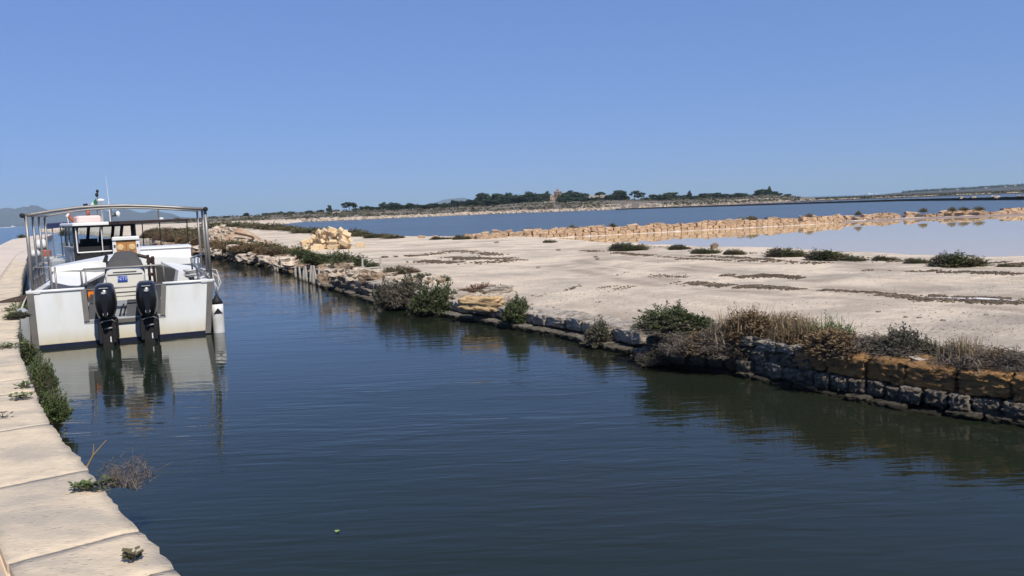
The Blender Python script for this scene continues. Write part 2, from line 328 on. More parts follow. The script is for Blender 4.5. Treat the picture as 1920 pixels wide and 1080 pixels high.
TRK = [[xy(P(a, b, .5)) for a, b in l] for l in (((1090, 470), (1300, 487), (1560, 492), (1920, 515)), ((1090, 497), (1290, 532), (1560, 548), (1920, 568), (2100, 580)), ((1130, 488), (1330, 512), (1500, 520)))]
def ground_z(X, Y):
    X = np.asarray(X, float); Y = np.asarray(Y, float)
    d, s, par = segdist(X, Y, BK)
    zb = np.interp(par, range(len(BK)), BKZ) - .015
    k = np.clip(d / 3.0, 0, 1); h = zb * (1 - k) + .5 * k
    h = h + (vnoise(X, Y, .25, 1) * .05 + vnoise(X, Y, .9, 2) * .014) * np.clip(d / 2 - .15, 0, 1) + vnoise(X, Y, 3.1, 3) * .014 * (1 + 2 * np.clip(vnoise(X, Y, .16, 9) * 3, 0, 1)) * np.clip(d * 2 - .6, 0, 1)
    for t_ in TRK:
        td, _, _ = segdist(X, Y, t_)
        h = h + .02 * np.exp(-(td / .35) ** 2) * (vnoise(X, Y, 1.3, 6) + .6) - .012 * np.exp(-((td - .7) / .35) ** 2)
    for poly, sl in ((LAGP, .10), (PANP, .10)):
        pd, _, _ = segdist(X, Y, poly, True); ins = inside(X, Y, poly)
        pd = pd + vnoise(X, Y, .8, 5) * .5
        h = np.where(ins, np.minimum(h, .30 - pd * .12), np.minimum(h, .30 + .012 + np.abs(pd) * sl * 1.2))
    far = np.clip((Y - 150) / 120, 0, 1) * np.clip((-X - 35) / 20, 0, 1)
    h = h + np.where(inside(X, Y, LAGP), 0, far * .5)
    sd = d * s
    cut = np.interp(par, range(len(BK)), BKC)
    return np.where(sd < cut, np.minimum(h, -.9), h), sd
def grid_mesh(name, X, Y, Z, keep, material, attrs=None):
    nr, nc = X.shape; idx = np.arange(nr * nc).reshape(nr, nc)
    q = np.stack([idx[:-1, :-1], idx[:-1, 1:], idx[1:, 1:], idx[1:, :-1]], -1).reshape(-1, 4)
    kk = keep.reshape(-1)[q].any(1); q = q[kk]
    used = np.unique(q); rm = np.full(nr * nc, -1); rm[used] = np.arange(len(used))
    V = np.stack([X, Y, Z], -1).reshape(-1, 3)[used]
    me = bpy.data.meshes.new(name); me.from_pydata(V.tolist(), [], rm[q].tolist()); me.materials.append(material)
    me.polygons.foreach_set('use_smooth', [True] * len(q)); me.update()
    for k_, v_ in (attrs or {}).items(): me.attributes.new(k_, 'FLOAT', 'POINT').data.foreach_set('value', v_.reshape(-1)[used].astype(np.float32))
    return link(name, me)
a = np.radians(np.linspace(-47, 62, 620)); r = np.exp(np.linspace(math.log(5.2), math.log(330), 420))
A_, R_ = np.meshgrid(a, r); X = R_ * np.sin(A_); Y = R_ * np.cos(A_)
Z, SD = ground_z(X, Y)
# salt rim round the pan and brown trodden soil along the tracks, stored on the mesh as the ground's own stains
pdist, _, _ = segdist(X, Y, PANP, True); salt = np.clip(1 - (pdist + vnoise(X, Y, 1.3, 21) * .8 - .1) / .5, 0, 1) * (~inside(X, Y, PANP) | (Z > .28))
soil = np.zeros(X.shape); FAINT = [[xy(P(q, w_, .5)) for q, w_ in l] for l in (((690, 500), (900, 512), (1200, 560), (1500, 600), (1930, 640)), ((720, 490), (980, 505), (1250, 540), (1560, 575), (1930, 605)), ((800, 462), (1100, 480), (1400, 500), (1930, 530)), ((980, 560), (1100, 560), (1250, 585)))]
for l, wd, am in [(t_, .35, .8) for t_ in TRK] + [(t_, .3, .32) for t_ in FAINT]:
    td, _, _ = segdist(X, Y, l)
    for off in (0, .75): soil = np.maximum(soil, am * np.exp(-((td - off) / wd) ** 2) * np.clip(.55 + 2.2 * vnoise(X, Y, .9, 31) + 1.2 * vnoise(X, Y, 4, 32), 0, 1))
soil = np.maximum(soil, np.clip(3.0 * (vnoise(X * .45, Y, .55, 41) + .5 * vnoise(X * .6, Y, 1.7, 42) - .18), 0, .45))
soil = np.maximum(soil, np.clip(1 - (SD - .9) / 1.2, 0, 1) * np.clip(.45 + 1.6 * vnoise(X, Y, 1.6, 51), 0, .8))
Zk = np.where((SD > .1) & (Z > -.6), 1, 0).astype(bool)
g = grid_mesh('sand_flat', X, Y, Z, Zk, m_sand, {'salt': salt, 'soil': soil})
N_ = m_sand.node_tree.nodes; L_ = m_sand.node_tree.links; pb = N_['Principled BSDF']; src = pb.inputs['Base Color'].links[0].from_socket
for nm, cl_ in (('soil', (.33, .265, .20)), ('salt', (.76, .72, .69))):
    at_ = N_.new('ShaderNodeAttribute'); at_.attribute_name = nm; mx = N_.new('ShaderNodeMix'); mx.data_type = 'RGBA'; L_.new(at_.outputs['Fac'], mx.inputs[0]); L_.new(src, mx.inputs[6]); mx.inputs[7].default_value = (*cl_, 1); src = mx.outputs[2]
L_.new(src, pb.inputs['Base Color'])
tag(g, 'pale salty sand flat between the canal and the salt pans', 'sand', kind='structure')

def sheet(name, pts, z, m, label, cat='water'):
    me = bpy.data.meshes.new(name); me.from_pydata([(x, y, z) for x, y in pts], [], [tuple(range(len(pts)))]); me.materials.append(m); me.update()
    o = link(name, me); tag(o, label, cat, kind='structure'); return o
m_wcanal = water_mat('canal_water', (.011, .018, .010), 1.315, [(1.1, 5.5, .011, .12), (3.2, 13, .0035, -.10), (.35, 1.0, .010, .5)], rough=.03, patch=.35, base2=(.018, .020, .012), calm=(-6.8, 12.2, 6.0), stint=(1, 1, .78))
m_wsea = water_mat('sea_water', (.012, .035, .07), 1.33, [(.35, .9, .12, .2), (1.4, 3.2, .035, -.3)], rough=.12)
m_wlag = water_mat('lagoon_water', (.052, .062, .060), 1.18, [(.5, 1.6, .09, .1), (1.7, 6, .03, -.2)], rough=.22, patch=.03, stint=(1, .95, .7))
m_wpan = water_mat('pan_water', (.64, .46, .25), 1.33, [(.5, 1.4, .0012, .1)], rough=.01, stint=(1, .97, .85))
cl = [(x - .5, y - .35) for x, y in QE[:-1]]; cr = [(x + .45, y + .28) for x, y in BK[:-2]]
sheet('canal_water', cl + cr[::-1], 0.0, m_wcanal, 'dark rippled canal water')
sheet('sea_water', [(-11800, -300), (11800, -300), (11800, 11800), (-11800, 11800)], -.05, m_wsea, 'open sea out to the horizon')
sheet('lagoon_water', [(-60, 182), (-24, 92), (-14, 60), (-3, 47)] + [(x, y + .5) for x, y in PW[1:]] + [(420, 130), (520, 480), (-120, 480)], .300, m_wlag, 'blue lagoon water behind the ochre stone wall')
sheet('salt_pan_water', [(1, 54), (-1.5, 47), (6, 30), (14, 17), (40, 8), (70, 40), (64, 68)], .297, m_wpan, 'still pinkish water of the shallow salt pan')
sheet('canal_bed', [(14, -8), (-9, -8), (-130, 190), (-90, 230)], -1.2, m_mud, 'muddy bed under the canal', 'ground')

# ------------------------------------------------------------------ quay: body, smooth inner path, rows of edge slabs
def along(pts, s):
    for (ax, ay), (bx, by) in zip(pts, pts[1:]):
        l = math.hypot(bx - ax, by - ay)
        if s <= l: return ax + (bx - ax) * s / l, ay + (by - ay) * s / l, (bx - ax) / l, (by - ay) / l
        s -= l
    return bx, by, (bx - ax) / l, (by - ay) / l
def plen(pts): return sum(math.hypot(b[0] - a[0], b[1] - a[1]) for a, b in zip(pts, pts[1:]))
mb = MB()
n = 120; Lq = plen(QE); Ls = plen(QS); top = []; 
ringsL = []
for i in range(n + 1):
    x, y, dx, dy = along(QE, Lq * i / n)
    u = Lq * i / n; x2, y2, _, _ = along(QS, Ls * i / n)
    x, y = x - dy * .06, y + dx * .06
    ringsL.append([(x, y, -1.0), (x, y, .640), (x - dy * .54, y + dx * .54, .645), (x - dy * .58, y + dx * .58, .690), (x2 * .6 + x * .4, y2 * .6 + y * .4, .70 + .02 * math.sin(u * .7)), (x2, y2, .58), (x2 - .7, y2 - .4, -1.0)])
mb.loft(ringsL, cap=True)
quay = mb.build('quay', m_concrete); tag(quay, 'pale stone quay running along the canal to the open sea', 'quay', kind='structure')
def edge_frame(s):
    """point on the quay edge and the smoothed direction along it"""
    x, y, _, _ = along(QE, s); x0, y0, _, _ = along(QE, max(0, s - .7)); x1, y1, _, _ = along(QE, s + .7)
    l = math.hypot(x1 - x0, y1 - y0); return (x0 + x1 + 2 * x) / 4, (y0 + y1 + 2 * y) / 4, (x1 - x0) / l, (y1 - y0) / l
def slab_mesh(s0, s1, Wy, T, seed):
    """worn stone slab following the edge line from s0 to s1, its outer rim ragged; vertices about the slab's own centre"""
    rr = random.Random(seed); nx, ny = max(4, int((s1 - s0) / .07)), 8; V = []; Fc = []; px = rr.uniform(0, 99)
    ox, oy, odx, ody = edge_frame((s0 + s1) / 2); ox, oy = ox - ody * Wy / 2, oy + odx * Wy / 2
    for j in range(ny + 1):
        for i in range(nx + 1):
            s = s0 + (s1 - s0) * i / nx; x, y, dx, dy = edge_frame(s); w_ = Wy * (1 - j / ny)
            if j == ny: w_ += noise.noise((s * 2.1, 3.3, 0)) * .03 + noise.noise((s * 9, 1, 0)) * .022 + .006 * (i in (0, nx))
            if i in (0, nx): s_ = noise.noise((w_ * 5 + px, i, 7)) * .004; x, y = x + dx * s_, y + dy * s_
            z = T / 2 + noise.noise((s * 1.7, w_ * 1.7, 1)) * .002 + noise.noise((s * 9, w_ * 9, 5)) * .003
            if min(i, nx - i, ny - j, j) == 0: z -= .001 + (.012 * max(0, noise.noise((s * 6, w_ * 6, 9))) + .004 if j == ny else 0) + rr.uniform(0, .003)
            V.append((x - dy * w_ - ox, y + dx * w_ - oy, z))
    for j in range(ny):
        for i in range(nx): q = j * (nx + 1) + i; Fc.append((q, q + nx + 1, q + nx + 2, q + 1))
    per = [i for i in range(nx + 1)] + [(j + 1) * (nx + 1) - 1 for j in range(1, ny + 1)] + [ny * (nx + 1) + i for i in range(nx - 1, -1, -1)] + [j * (nx + 1) for j in range(ny - 1, 0, -1)]
    b0 = len(V)
    for k in per: V.append((V[k][0], V[k][1], -T / 2))
    for k in range(len(per)): k2 = (k + 1) % len(per); Fc.append((per[k], per[k2], b0 + k2, b0 + k))
    mb = MB(); mb.add(V, Fc); me = mb.mesh('slab', m_quay, True)
    for q in me.polygons[nx * ny:]: q.use_smooth = False
    return me, ox, oy
s = 2.4; k = 0
while s < 46:
    Lx = rnd.choice((.45, .8, 1.1, 1.35, 1.6, .6)) if s < 16 else rnd.uniform(1.0, 1.5)
    me, cx, cy = slab_mesh(s + .003, s + Lx - .003, .58 + rnd.uniform(-.012, .012), .17, k)
    link('slab', me, quay, (cx, cy, .612 + rnd.uniform(-.002, .002)))
    x, y, dx, dy = edge_frame(s + Lx / 2); fm = MB(); fm.bbox((0, 0, 0), (Lx - .02, .5, .60), .03)
    fm.build('facing_stone', m_slab, quay, loc=(x - dy * .30, y + dx * .30, .225), rot=(0, 0, math.atan2(dy, dx)))
    s += Lx; k += 1

# ------------------------------------------------------------------ stones
def stone_mesh(name, n, rnd_, amp, seed, m, fr=1.6, smooth=True):
    """unit stone: rounded cube -0.5..0.5 with rough surface"""
    V = {}; vs = []; fs = []
    def vid(p):
        k_ = tuple(round(c * 1000) for c in p)
        if k_ in V: return V[k_]
        q = Vector(p) * 2; l = (abs(q.x) ** 6 + abs(q.y) ** 6 + abs(q.z) ** 6) ** (1 / 6)
        sph = q / max(l, 1e-6); sph = sph * max(abs(q.x), abs(q.y), abs(q.z)); q2 = q.lerp(sph, rnd_)
        ds = noise.noise(q2 * fr + Vector((seed * 7.1, seed * 3.3, 0))) * amp + noise.noise(q2 * fr * 2.7 + Vector((seed, 9, seed))) * amp * .6 + noise.noise(q2 * fr * 6.5 + Vector((seed, 3, seed))) * amp * .28
        q2 = q2 * (.5 + ds * .5); V[k_] = len(vs); vs.append(tuple(q2)); return V[k_]
    for ax in range(3):
        for sg in (-.5, .5):
            for i in range(n):
                for j in range(n):
                    def pt(a_, b_):
                        c = [0, 0, 0]; c[ax] = sg; c[(ax + 1) % 3] = -.5 + a_ / n; c[(ax + 2) % 3] = -.5 + b_ / n; return c
                    q = [vid(pt(i, j)), vid(pt(i + 1, j)), vid(pt(i + 1, j + 1)), vid(pt(i, j + 1))]
                    fs.append(tuple(q if sg > 0 else q[::-1]))
    me = bpy.data.meshes.new(name); me.from_pydata(vs, [], fs); me.materials.append(m); me.polygons.foreach_set('use_smooth', [smooth] * len(fs)); me.update(); return me
def variants(name, cnt, n, rd, amp, m, fr=1.6, s0=0, smooth=True): return [stone_mesh(name, n, rd, amp, s0 + i * 1.37, m, fr, smooth) for i in range(cnt)]
S_och = variants('ochre_block', 8, 14, .34, .13, m_ochre, 3.6)
S_gry = variants('grey_stone', 10, 11, .42, .18, m_grey, 3.2, 20)
S_slb = variants('slab_stone', 8, 12, .45, .17, m_slab, 3.2, 40)
S_flt = variants('flat_slab', 8, 10, .32, .11, m_slab, 3.0, 170)
S_rok = variants('rock', 10, 3, .75, .62, m_rock, 1.5, 60, False)
S_brn = variants('rock', 8, 4, .8, .60, m_brownrock, 1.5, 80, False)
S_cld = variants('clod', 4, 3, .8, .6, m_pebble, 1.5, 140, False)
S_pan = variants('wall_block', 10, 4, .22, .24, m_panwall, 1.9, 100, False)
wall = thing('canal_wall', 'long rough stone retaining wall of ochre and dark grey blocks along the canal', 'wall')
sub = BK[:7]; Lw = plen(sub)
def put(meshes, x, y, z, sx, sy, sz, ang, parent, name='stone', jr=.05, lean=0.0):
    return link(name, rnd.choice(meshes), parent, (x, y, z), Euler((rnd.uniform(-jr, jr) + lean, rnd.uniform(-jr, jr), ang + rnd.uniform(-jr, jr))), (sx * rnd.choice((-1, 1)), sy, sz * rnd.choice((-1, 1))))
sA = 2.6
def course(s0, s1, wr, zc, zh, depth, meshes, setback, jz=.012, name='stone', pts=BK, gap=.018, jset=.04, lean=.09):
    s = s0
    while s < s1:
        w_ = rnd.uniform(*wr); x, y, dx, dy = along(pts, s + w_ / 2); sb = setback + rnd.uniform(-jset, jset) + depth / 2
        h_ = zh * rnd.uniform(.92, 1.06)
        put(meshes, x + dy * sb, y - dx * sb, zc + rnd.uniform(-jz, jz), w_ - gap - rnd.uniform(0, .014), depth, h_, math.atan2(dy, dx), wall, name, .05, -lean)
        s += w_
def s_of(px, py):
    p = P(px, py, 0); d, s_, par = segdist(np.array([p.x]), np.array([p.y]), BK); i = int(par[0]); return plen(BK[:i + 1]) + (par[0] - i) * math.hypot(BK[i + 1][0] - BK[i][0], BK[i + 1][1] - BK[i][1])
s_r, s_1500, s_1400, s_1203, s_850, s_600 = 2.0, s_of(1500, 732), s_of(1395, 711), s_of(1203, 684), s_of(850, 598), s_of(600, 536)
course(s_r, s_1203, (.26, .42), -.02, .17, .42, S_gry, .0, .03, jset=.06)          # waterline stones
course(s_r, s_1203, (.18, .27), .155, .185, .40, S_gry, .07)                    # grey course
course(s_r, s_1500 - .1, (.36, .52), .38, .25, .46, S_och, .08, .01, jset=.02)     # big ochre blocks
course(s_1500 - .1, s_1203, (.18, .26), .325, .16, .40, S_gry, .11)
course(s_1500 - .15, s_1400 + .1, (.26, .40), .465, .12, .30, S_slb, .06)          # grey cap slabs on top
course(s_1203, s_850, (.34, .62), .0, .21, .55, S_flt, -.02, .012, jset=.04, lean=.03)
course(s_1203 + .1, s_850 + .6, (.34, .66), .235, .215, .62, S_flt, .20, .008, jset=.035, lean=.02)
course(s_850, s_600, (.36, .60), .01, .21, .55, S_flt, -.08, .015, jset=.05)
course(s_850 + .6, s_600, (.26, .45), .20, .20, .45, S_gry, .12, .03, jset=.06)
course(s_850 + .6, s_600, (.30, .55), .37, .18, .55, S_flt, .20, .02, jset=.05)
s_400 = s_of(400, 485)
course(s_600, s_400, (.5, 1.0), .0, .28, .8, S_brn, .12, .05, jset=.1)
course(s_600, s_400, (.5, 1.0), .28, .28, .7, S_brn, .32, .06, jset=.12)
course(s_400, s_400 + 30, (.7, 1.4), .05, .42, .9, S_brn, -.05, .08, jset=.25)
# ------------------------------------------------------------------ ochre wall between the lagoon and the salt pan
pw = thing('salt_pan_wall', 'low wall of squared ochre blocks mirrored in the still salt pan', 'wall')
def pcourse(s0, s1, wr, zc, zh, dep, off, jr, skip=0.0):
    s = s0
    while s < s1:
        w_ = rnd.uniform(*wr); x, y, dx, dy = along(PW, s + w_ / 2)
        if rnd.random() >= skip:
            put(S_pan, x - dy * off, y + dx * off + 0, zc + rnd.uniform(-.02, .02), w_ - .045, dep, zh * rnd.uniform(.9, 1.1), math.atan2(dy, dx), pw, 'block', jr)
        s += w_
Lp = plen(PW[:5])
pcourse(1.2, Lp - 1, (.42, .58), .40, .30, .45, .22, .03)
pcourse(.6, Lp - 1.5, (.40, .66), .66, .27, .45, .30, .16, .06)
pcourse(2, Lp - 1, (.5, .8), .80, .16, .45, .75, .22, .35)
pcourse(Lp - .5, plen(PW) - 4, (.6, .95), .40, .34, .6, 1.3, .10)
pcourse(Lp + .5, plen(PW) - 4, (.6, 1.0), .62, .24, .6, 1.7, .16, .1)
mb = MB()
for i, (x, y) in enumerate(PW[4:8]): pass
pts = [(x, y - .9) for x, y in PW[4:9]]; pts[0] = (pts[0][0] - 1.5, pts[0][1] + .5)
m2 = [along(pts, plen(pts) * i / 40) for i in range(41)]
mb.loft([[(x, y - 1.4 - .3 * math.sin(i * 1.7), .28), (x, y - .8, .335 + .03 * math.sin(i * 2.3)), (x, y + 1.4, .36), (x, y + 2.6, .30)] for i, (x, y, _, _) in enumerate(m2)])
tag(mb.build('mud_bank', m_mud), 'low strip of wet brown mud in front of the ochre wall', 'ground', kind='structure')

# ------------------------------------------------------------------ island, far shores, dike, mountains
def pxdir(px):
    v = ray(px, horizon(px)); return v.x / v.y
ISL = [(150, 340, 2.4), (300, 330, 2.6), (400, 300, 2.7), (500, 255, 2.8), (600, 234, 2.95), (700, 245, 3.2), (800, 262, 3.4), (900, 272, 3.5), (1000, 268, 4.1), (1100, 264, 3.9), (1150, 262, 3.6), (1250, 275, 3.0), (1350, 288, 2.8), (1420, 294, 3.1), (1440, 296, 3.7), (1480, 300, 2.5), (1530, 304, 1.0)]
def isl(px):
    return np.interp(px, [i[0] for i in ISL], [i[1] for i in ISL]), np.interp(px, [i[0] for i in ISL], [i[2] for i in ISL])
def island_z(px, Yd):
    d0, z1 = isl(px); t = Yd - d0
    x = pxdir(px) * Yd
    z = float(np.interp(t, [-4, 0, 4, 16, 45, 80, 190, 330, 380], [-.6, .28, .75, .9, z1 * .62, z1, z1 + .25, .6, -1]))
    if 4 < t < 320: z += .35 * noise.noise((x * .04, Yd * .04, 0)) + .12 * noise.noise((x * .17, Yd * .17, 3))
    return z
pxs = np.arange(120, 1531, 6.0); ts = [-4, 0, 2, 4, 8, 16, 26, 36, 45, 55, 66, 80, 100, 130, 160, 190, 260, 330, 380]
Xg = np.zeros((len(ts), len(pxs))); Yg = Xg.copy(); Zg = Xg.copy()
for i, t in enumerate(ts):
    for j, p_ in enumerate(pxs):
        Yd = isl(p_)[0] + t; Xg[i, j] = pxdir(p_) * Yd; Yg[i, j] = Yd; Zg[i, j] = island_z(p_, Yd)
tag(grid_mesh('island', Xg, Yg, Zg, Zg > -99, m_scrubland), 'low scrub covered island across the lagoon', 'island', kind='structure')
def strip(name, rows, mtl, label):
    """rows: list of (px, [(distance, z), ...])"""
    mb = MB(); n_ = len(rows[0][1]); V = [(pxdir(p_) * d, d, z) for p_, pr in rows for d, z in pr]; Fc = []
    for i in range(len(rows) - 1):
        for j in range(n_ - 1): q = i * n_ + j; Fc.append((q, q + n_, q + n_ + 1, q + 1))
    mb.add(V, Fc); o = mb.build(name, mtl, smooth=True); tag(o, label, 'land', kind='structure'); return o
strip('mainland_flat', [(p_, [(298, -.4), (303, .75), (312, .6), (500, .7), (700, 1.1 + max(0, (p_ - 1600)) * .0022), (900, -.6)]) for p_ in range(1440, 2300, 10)], m_farland, 'flat dark marsh land beyond the second pan')
strip('far_shore', [(p_, [(1380, -1), (1400, .5), (1500, 1.2 + np.interp(p_, [1660, 1720, 1800, 1920, 2300], [0, 2.2, 3.6, 6.0, 9]) + .7 * noise.noise((p_ * .03, 0, 0))), (1800, -2)]) for p_ in range(1660, 2300, 8)], m_farland, 'hazy low mainland shore at the right horizon')
# dark dike across the lagoon
DK = [(31, 240), (70, 197), (73, 150), (84, 131), (105, 118), (150, 112)]
DK = [xy(P(a, b, .3)) for a, b in ((1155, 393.2), (1330, 387.8), (1500, 382.6), (1700, 376.8), (1920, 374.5), (2100, 371))]
m3 = [along(DK, plen(DK) * i / 160) for i in range(161)]
mb = MB(); mb.loft([[(x, y, .1), (x, y + .1, .60 + .25 * i / 160 + .12 * noise.noise((i * .6, 0, 0))), (x, y + 1.6, .60 + .25 * i / 160 + .12 * noise.noise((i * .6, 5, 0))), (x, y + 1.8, .1)] for i, (x, y, _, _) in enumerate(m3)])
tag(mb.build('dike', m_darkdike), 'long dark low dike crossing the lagoon', 'dike', kind='structure')
def chunks(name, pts, m, label, cat, size, n=8, flat=.7, kind='stuff', group=None):
    """many small irregular stones or crumbs in one mesh"""
    base = [Vector(p) for p in ((1, 0, -.2), (0, 1, -.2), (-1, 0, -.2), (0, -1, -.2), (.6, .5, .5), (-.5, .6, .6), (-.6, -.5, .5), (.5, -.6, .6))]
    Fb = [(0, 1, 5, 4), (1, 2, 6, 5), (2, 3, 7, 6), (3, 0, 4, 7), (4, 5, 6, 7)]
    mb = MB()
    for (x, y, z) in pts:
        s_ = size * rnd.uniform(.5, 1.35); R_ = Matrix.Rotation(rnd.uniform(0, 6.3), 3, 'Z'); sq = rnd.uniform(.6, 1.3)
        mb.add([Vector((x, y, z)) + R_ @ Vector((b.x * s_ * sq * rnd.uniform(.8, 1.2), b.y * s_ * rnd.uniform(.8, 1.2), b.z * s_ * flat * rnd.uniform(.7, 1.3))) for b in base], Fb)
    o = mb.build(name, m); tag(o, label, cat, group, kind); return o
pts = []
for i in range(2300):
    p_ = rnd.uniform(395, 1160); d0 = isl(p_)[0]; t = abs(rnd.gauss(0, 2.6)) + .2
    if rnd.random() < .12 + .3 * max(0, noise.noise((p_ * .03, 2, 0))): continue
    pts.append((pxdir(p_) * (d0 + t), d0 + t, island_z(p_, d0 + t) + .1))
chunks('shore_stones', pts, m_rock, 'band of pale rubble along the island shore', 'rubble', .75)
pts = []
for i in range(1100):
    p_ = rnd.uniform(1080, 1530); d0 = isl(p_)[0]; t = rnd.choice((rnd.gauss(22, 3), rnd.gauss(36, 3), rnd.gauss(3, 1.5)))
    if noise.noise((p_ * .05, 7, 0)) > .2: continue
    pts.append((pxdir(p_) * (d0 + t), d0 + t, island_z(p_, d0 + t) + .05))
for i in range(420):
    p_ = rnd.uniform(1500, 1960); t = rnd.gauss(303.5, .8)
    if noise.noise((p_ * .02, 4, 0)) > .15: continue
    pts.append((pxdir(p_) * t, t, .72))
chunks('far_rubble', pts, m_rock, 'thin pale rubble line beyond the dark dike', 'rubble', .45)
pts = [(m3[i][0] + rnd.uniform(-1, 1), m3[i][1] + rnd.uniform(.2, 1.5), .86) for i in (120, 122, 124, 131, 133, 134, 140, 146, 149)]
for q in pts:
    o = put(S_rok, q[0], q[1], q[2], rnd.uniform(.5, .8), .6, .4, rnd.uniform(0, 3), None, 'boulder'); tag(o, 'small pale boulder on the right end of the dark dike', 'boulder', 'boulders on the dark dike')
def mountains(name, prof, D, label, seed):
    px0, px1 = prof[0][0], prof[-1][0]; cols = np.arange(px0, px1 + .1, 2.0); ts = [-900, -650, -420, -240, -110, 0, 150, 500, 900]; V = []; Fc = []
    for i, t in enumerate(ts):
        for p_ in cols:
            yt = np.interp(p_, [q[0] for q in prof], [q[1] for q in prof]); zr = H + (horizon(p_) - yt) / F * D * 1.0
            k_ = [0.0, .10, .28, .52, .80, 1, .8, .35, -.05][i]; Yd = D + t
            z = max(-2, zr * k_ + (noise.noise((p_ * .035 + seed, t * .004, 0)) * .22 + noise.noise((p_ * .11 + seed, t * .012, 2)) * .09) * zr * (1 if 0 < i < 5 else .25))
            if i in (0, 8): z = -2
            V.append((pxdir(p_) * Yd, Yd, z))
    nc = len(cols)
    for i in range(len(ts) - 1):
        for j in range(nc - 1): q = i * nc + j; Fc.append((q, q + 1, q + nc + 1, q + nc))
    mb = MB(); mb.add(V, Fc); o = mb.build(name, m_hillm, smooth=True); tag(o, label, 'mountain', kind='structure')
mountains('mountains', [(-160, 402), (-60, 397), (0, 393), (15, 390.5), (30, 391.5), (48, 387), (55, 388.5), (62, 385), (74, 387), (92, 393.5), (100, 394), (115, 391), (135, 392.5), (155, 391), (182, 391), (206, 396), (213, 395), (225, 391), (245, 393.6), (260, 398), (273, 398.5), (283, 395.5), (291, 393.6), (303, 397), (324, 401), (338, 407), (380, 408.5)], 4200, 'hazy blue grey mountains beyond the sea', 3)
mountains('far_hill', [(790, 393), (808, 385), (815, 380), (835, 374.5), (850, 372.5), (870, 371), (884, 374), (895, 380), (910, 391)], 5200, 'small hazy hill behind the island trees', 9)

# ------------------------------------------------------------------ trees on the island
def leafcloud(mb, c, rad, n, size, flat=1.0, up=0.0):
    for _ in range(n):
        while True:
            v = Vector((rnd.uniform(-1, 1), rnd.uniform(-1, 1), rnd.uniform(-1, 1)))
            if v.length < 1: break
        p = Vector(c) + Vector((v.x * rad[0], v.y * rad[1], v.z * rad[2])); nrm = (v + Vector((rnd.gauss(0, .5), rnd.gauss(0, .5), rnd.gauss(0, .5) + up))).normalized()
        a_ = nrm.orthogonal().normalized(); b_ = nrm.cross(a_); s_ = size * rnd.uniform(.6, 1.3); k_ = rnd.uniform(.5, 1)
        mb.add([p - a_ * s_ - b_ * s_ * k_ * .4, p + a_ * s_ * .3 - b_ * s_ * k_, p + a_ * s_ + b_ * s_ * .3 * k_, p - a_ * s_ * .2 + b_ * s_ * k_], [(0, 1, 2, 3)])
def tree_mesh(kind, seed):
    global rnd
    keep = rnd; rnd = random.Random(seed); cr, tr = MB(), MB()      # unit height, unit width
    if kind == 'round':
        for _ in range(20):
            a_ = rnd.uniform(0, 6.28); r_ = rnd.uniform(0, .33); leafcloud(cr, (r_ * math.cos(a_), r_ * math.sin(a_), rnd.uniform(.16, .84) - r_ * .35), (.21, .21, .17), 60, .06, up=.4)
        zt = .45
    elif kind == 'umbrella':
        for _ in range(15):
            a_ = rnd.uniform(0, 6.28); r_ = rnd.uniform(0, .38); leafcloud(cr, (r_ * math.cos(a_), r_ * math.sin(a_), rnd.uniform(.52, .86) - r_ * .4), (.19, .19, .13), 60, .06, up=.5)
        zt = .7
    else:
        for _ in range(9):
            a_ = rnd.uniform(0, 6.28); r_ = rnd.uniform(.1, .4); leafcloud(cr, (r_ * math.cos(a_), r_ * math.sin(a_), rnd.uniform(.3, .92)), (.15, .15, .11), 50, .055, up=.4)
        zt = .85
    tr.tube([(0, 0, -.1), (.02, 0, .2), (-.015, .02, zt)], .035, 6, .014)
    for _ in range(5):
        a_ = rnd.uniform(0, 6.28); z_ = rnd.uniform(.2, zt * .8); tr.tube([(0, 0, z_), (.12 * math.cos(a_), .12 * math.sin(a_), z_ + .1), (.27 * math.cos(a_), .27 * math.sin(a_), z_ + .2)], .014, 4, .005)
    rnd = keep
    return cr.mesh('crown', m_pine), tr.mesh('trunk', m_bark, True)
TM = {k_: [tree_mesh(k_, 7 + i * 13) for i in range(4)] for k_ in ('round', 'umbrella', 'open')}
def tree(px, ytop, wpx, kind, label, group, extra=95, base=None):
    if 'belt' in label: extra = rnd.choice((84, 95, 108))
    d0, _ = isl(px); Yd = d0 + extra + rnd.uniform(-12, 12); zg = island_z(px, Yd) if base is None else base
    zt = H + (horizon(px) - ytop) / F * Yd; h = max(1.2, zt - zg); wd = wpx / F * Yd * .92
    t = thing('pine_tree' if kind != 'round' else 'evergreen_tree', label, 'tree', (pxdir(px) * Yd, Yd, zg), rnd.uniform(0, 6.3), group)
    c_, tr_ = rnd.choice(TM[kind])
    link('crown', c_, t, sc=(wd, wd, h)); link('trunk', tr_, t, sc=(wd * .9, wd * .9, h))
    return t
G = 'evergreens in the belt across the lagoon'
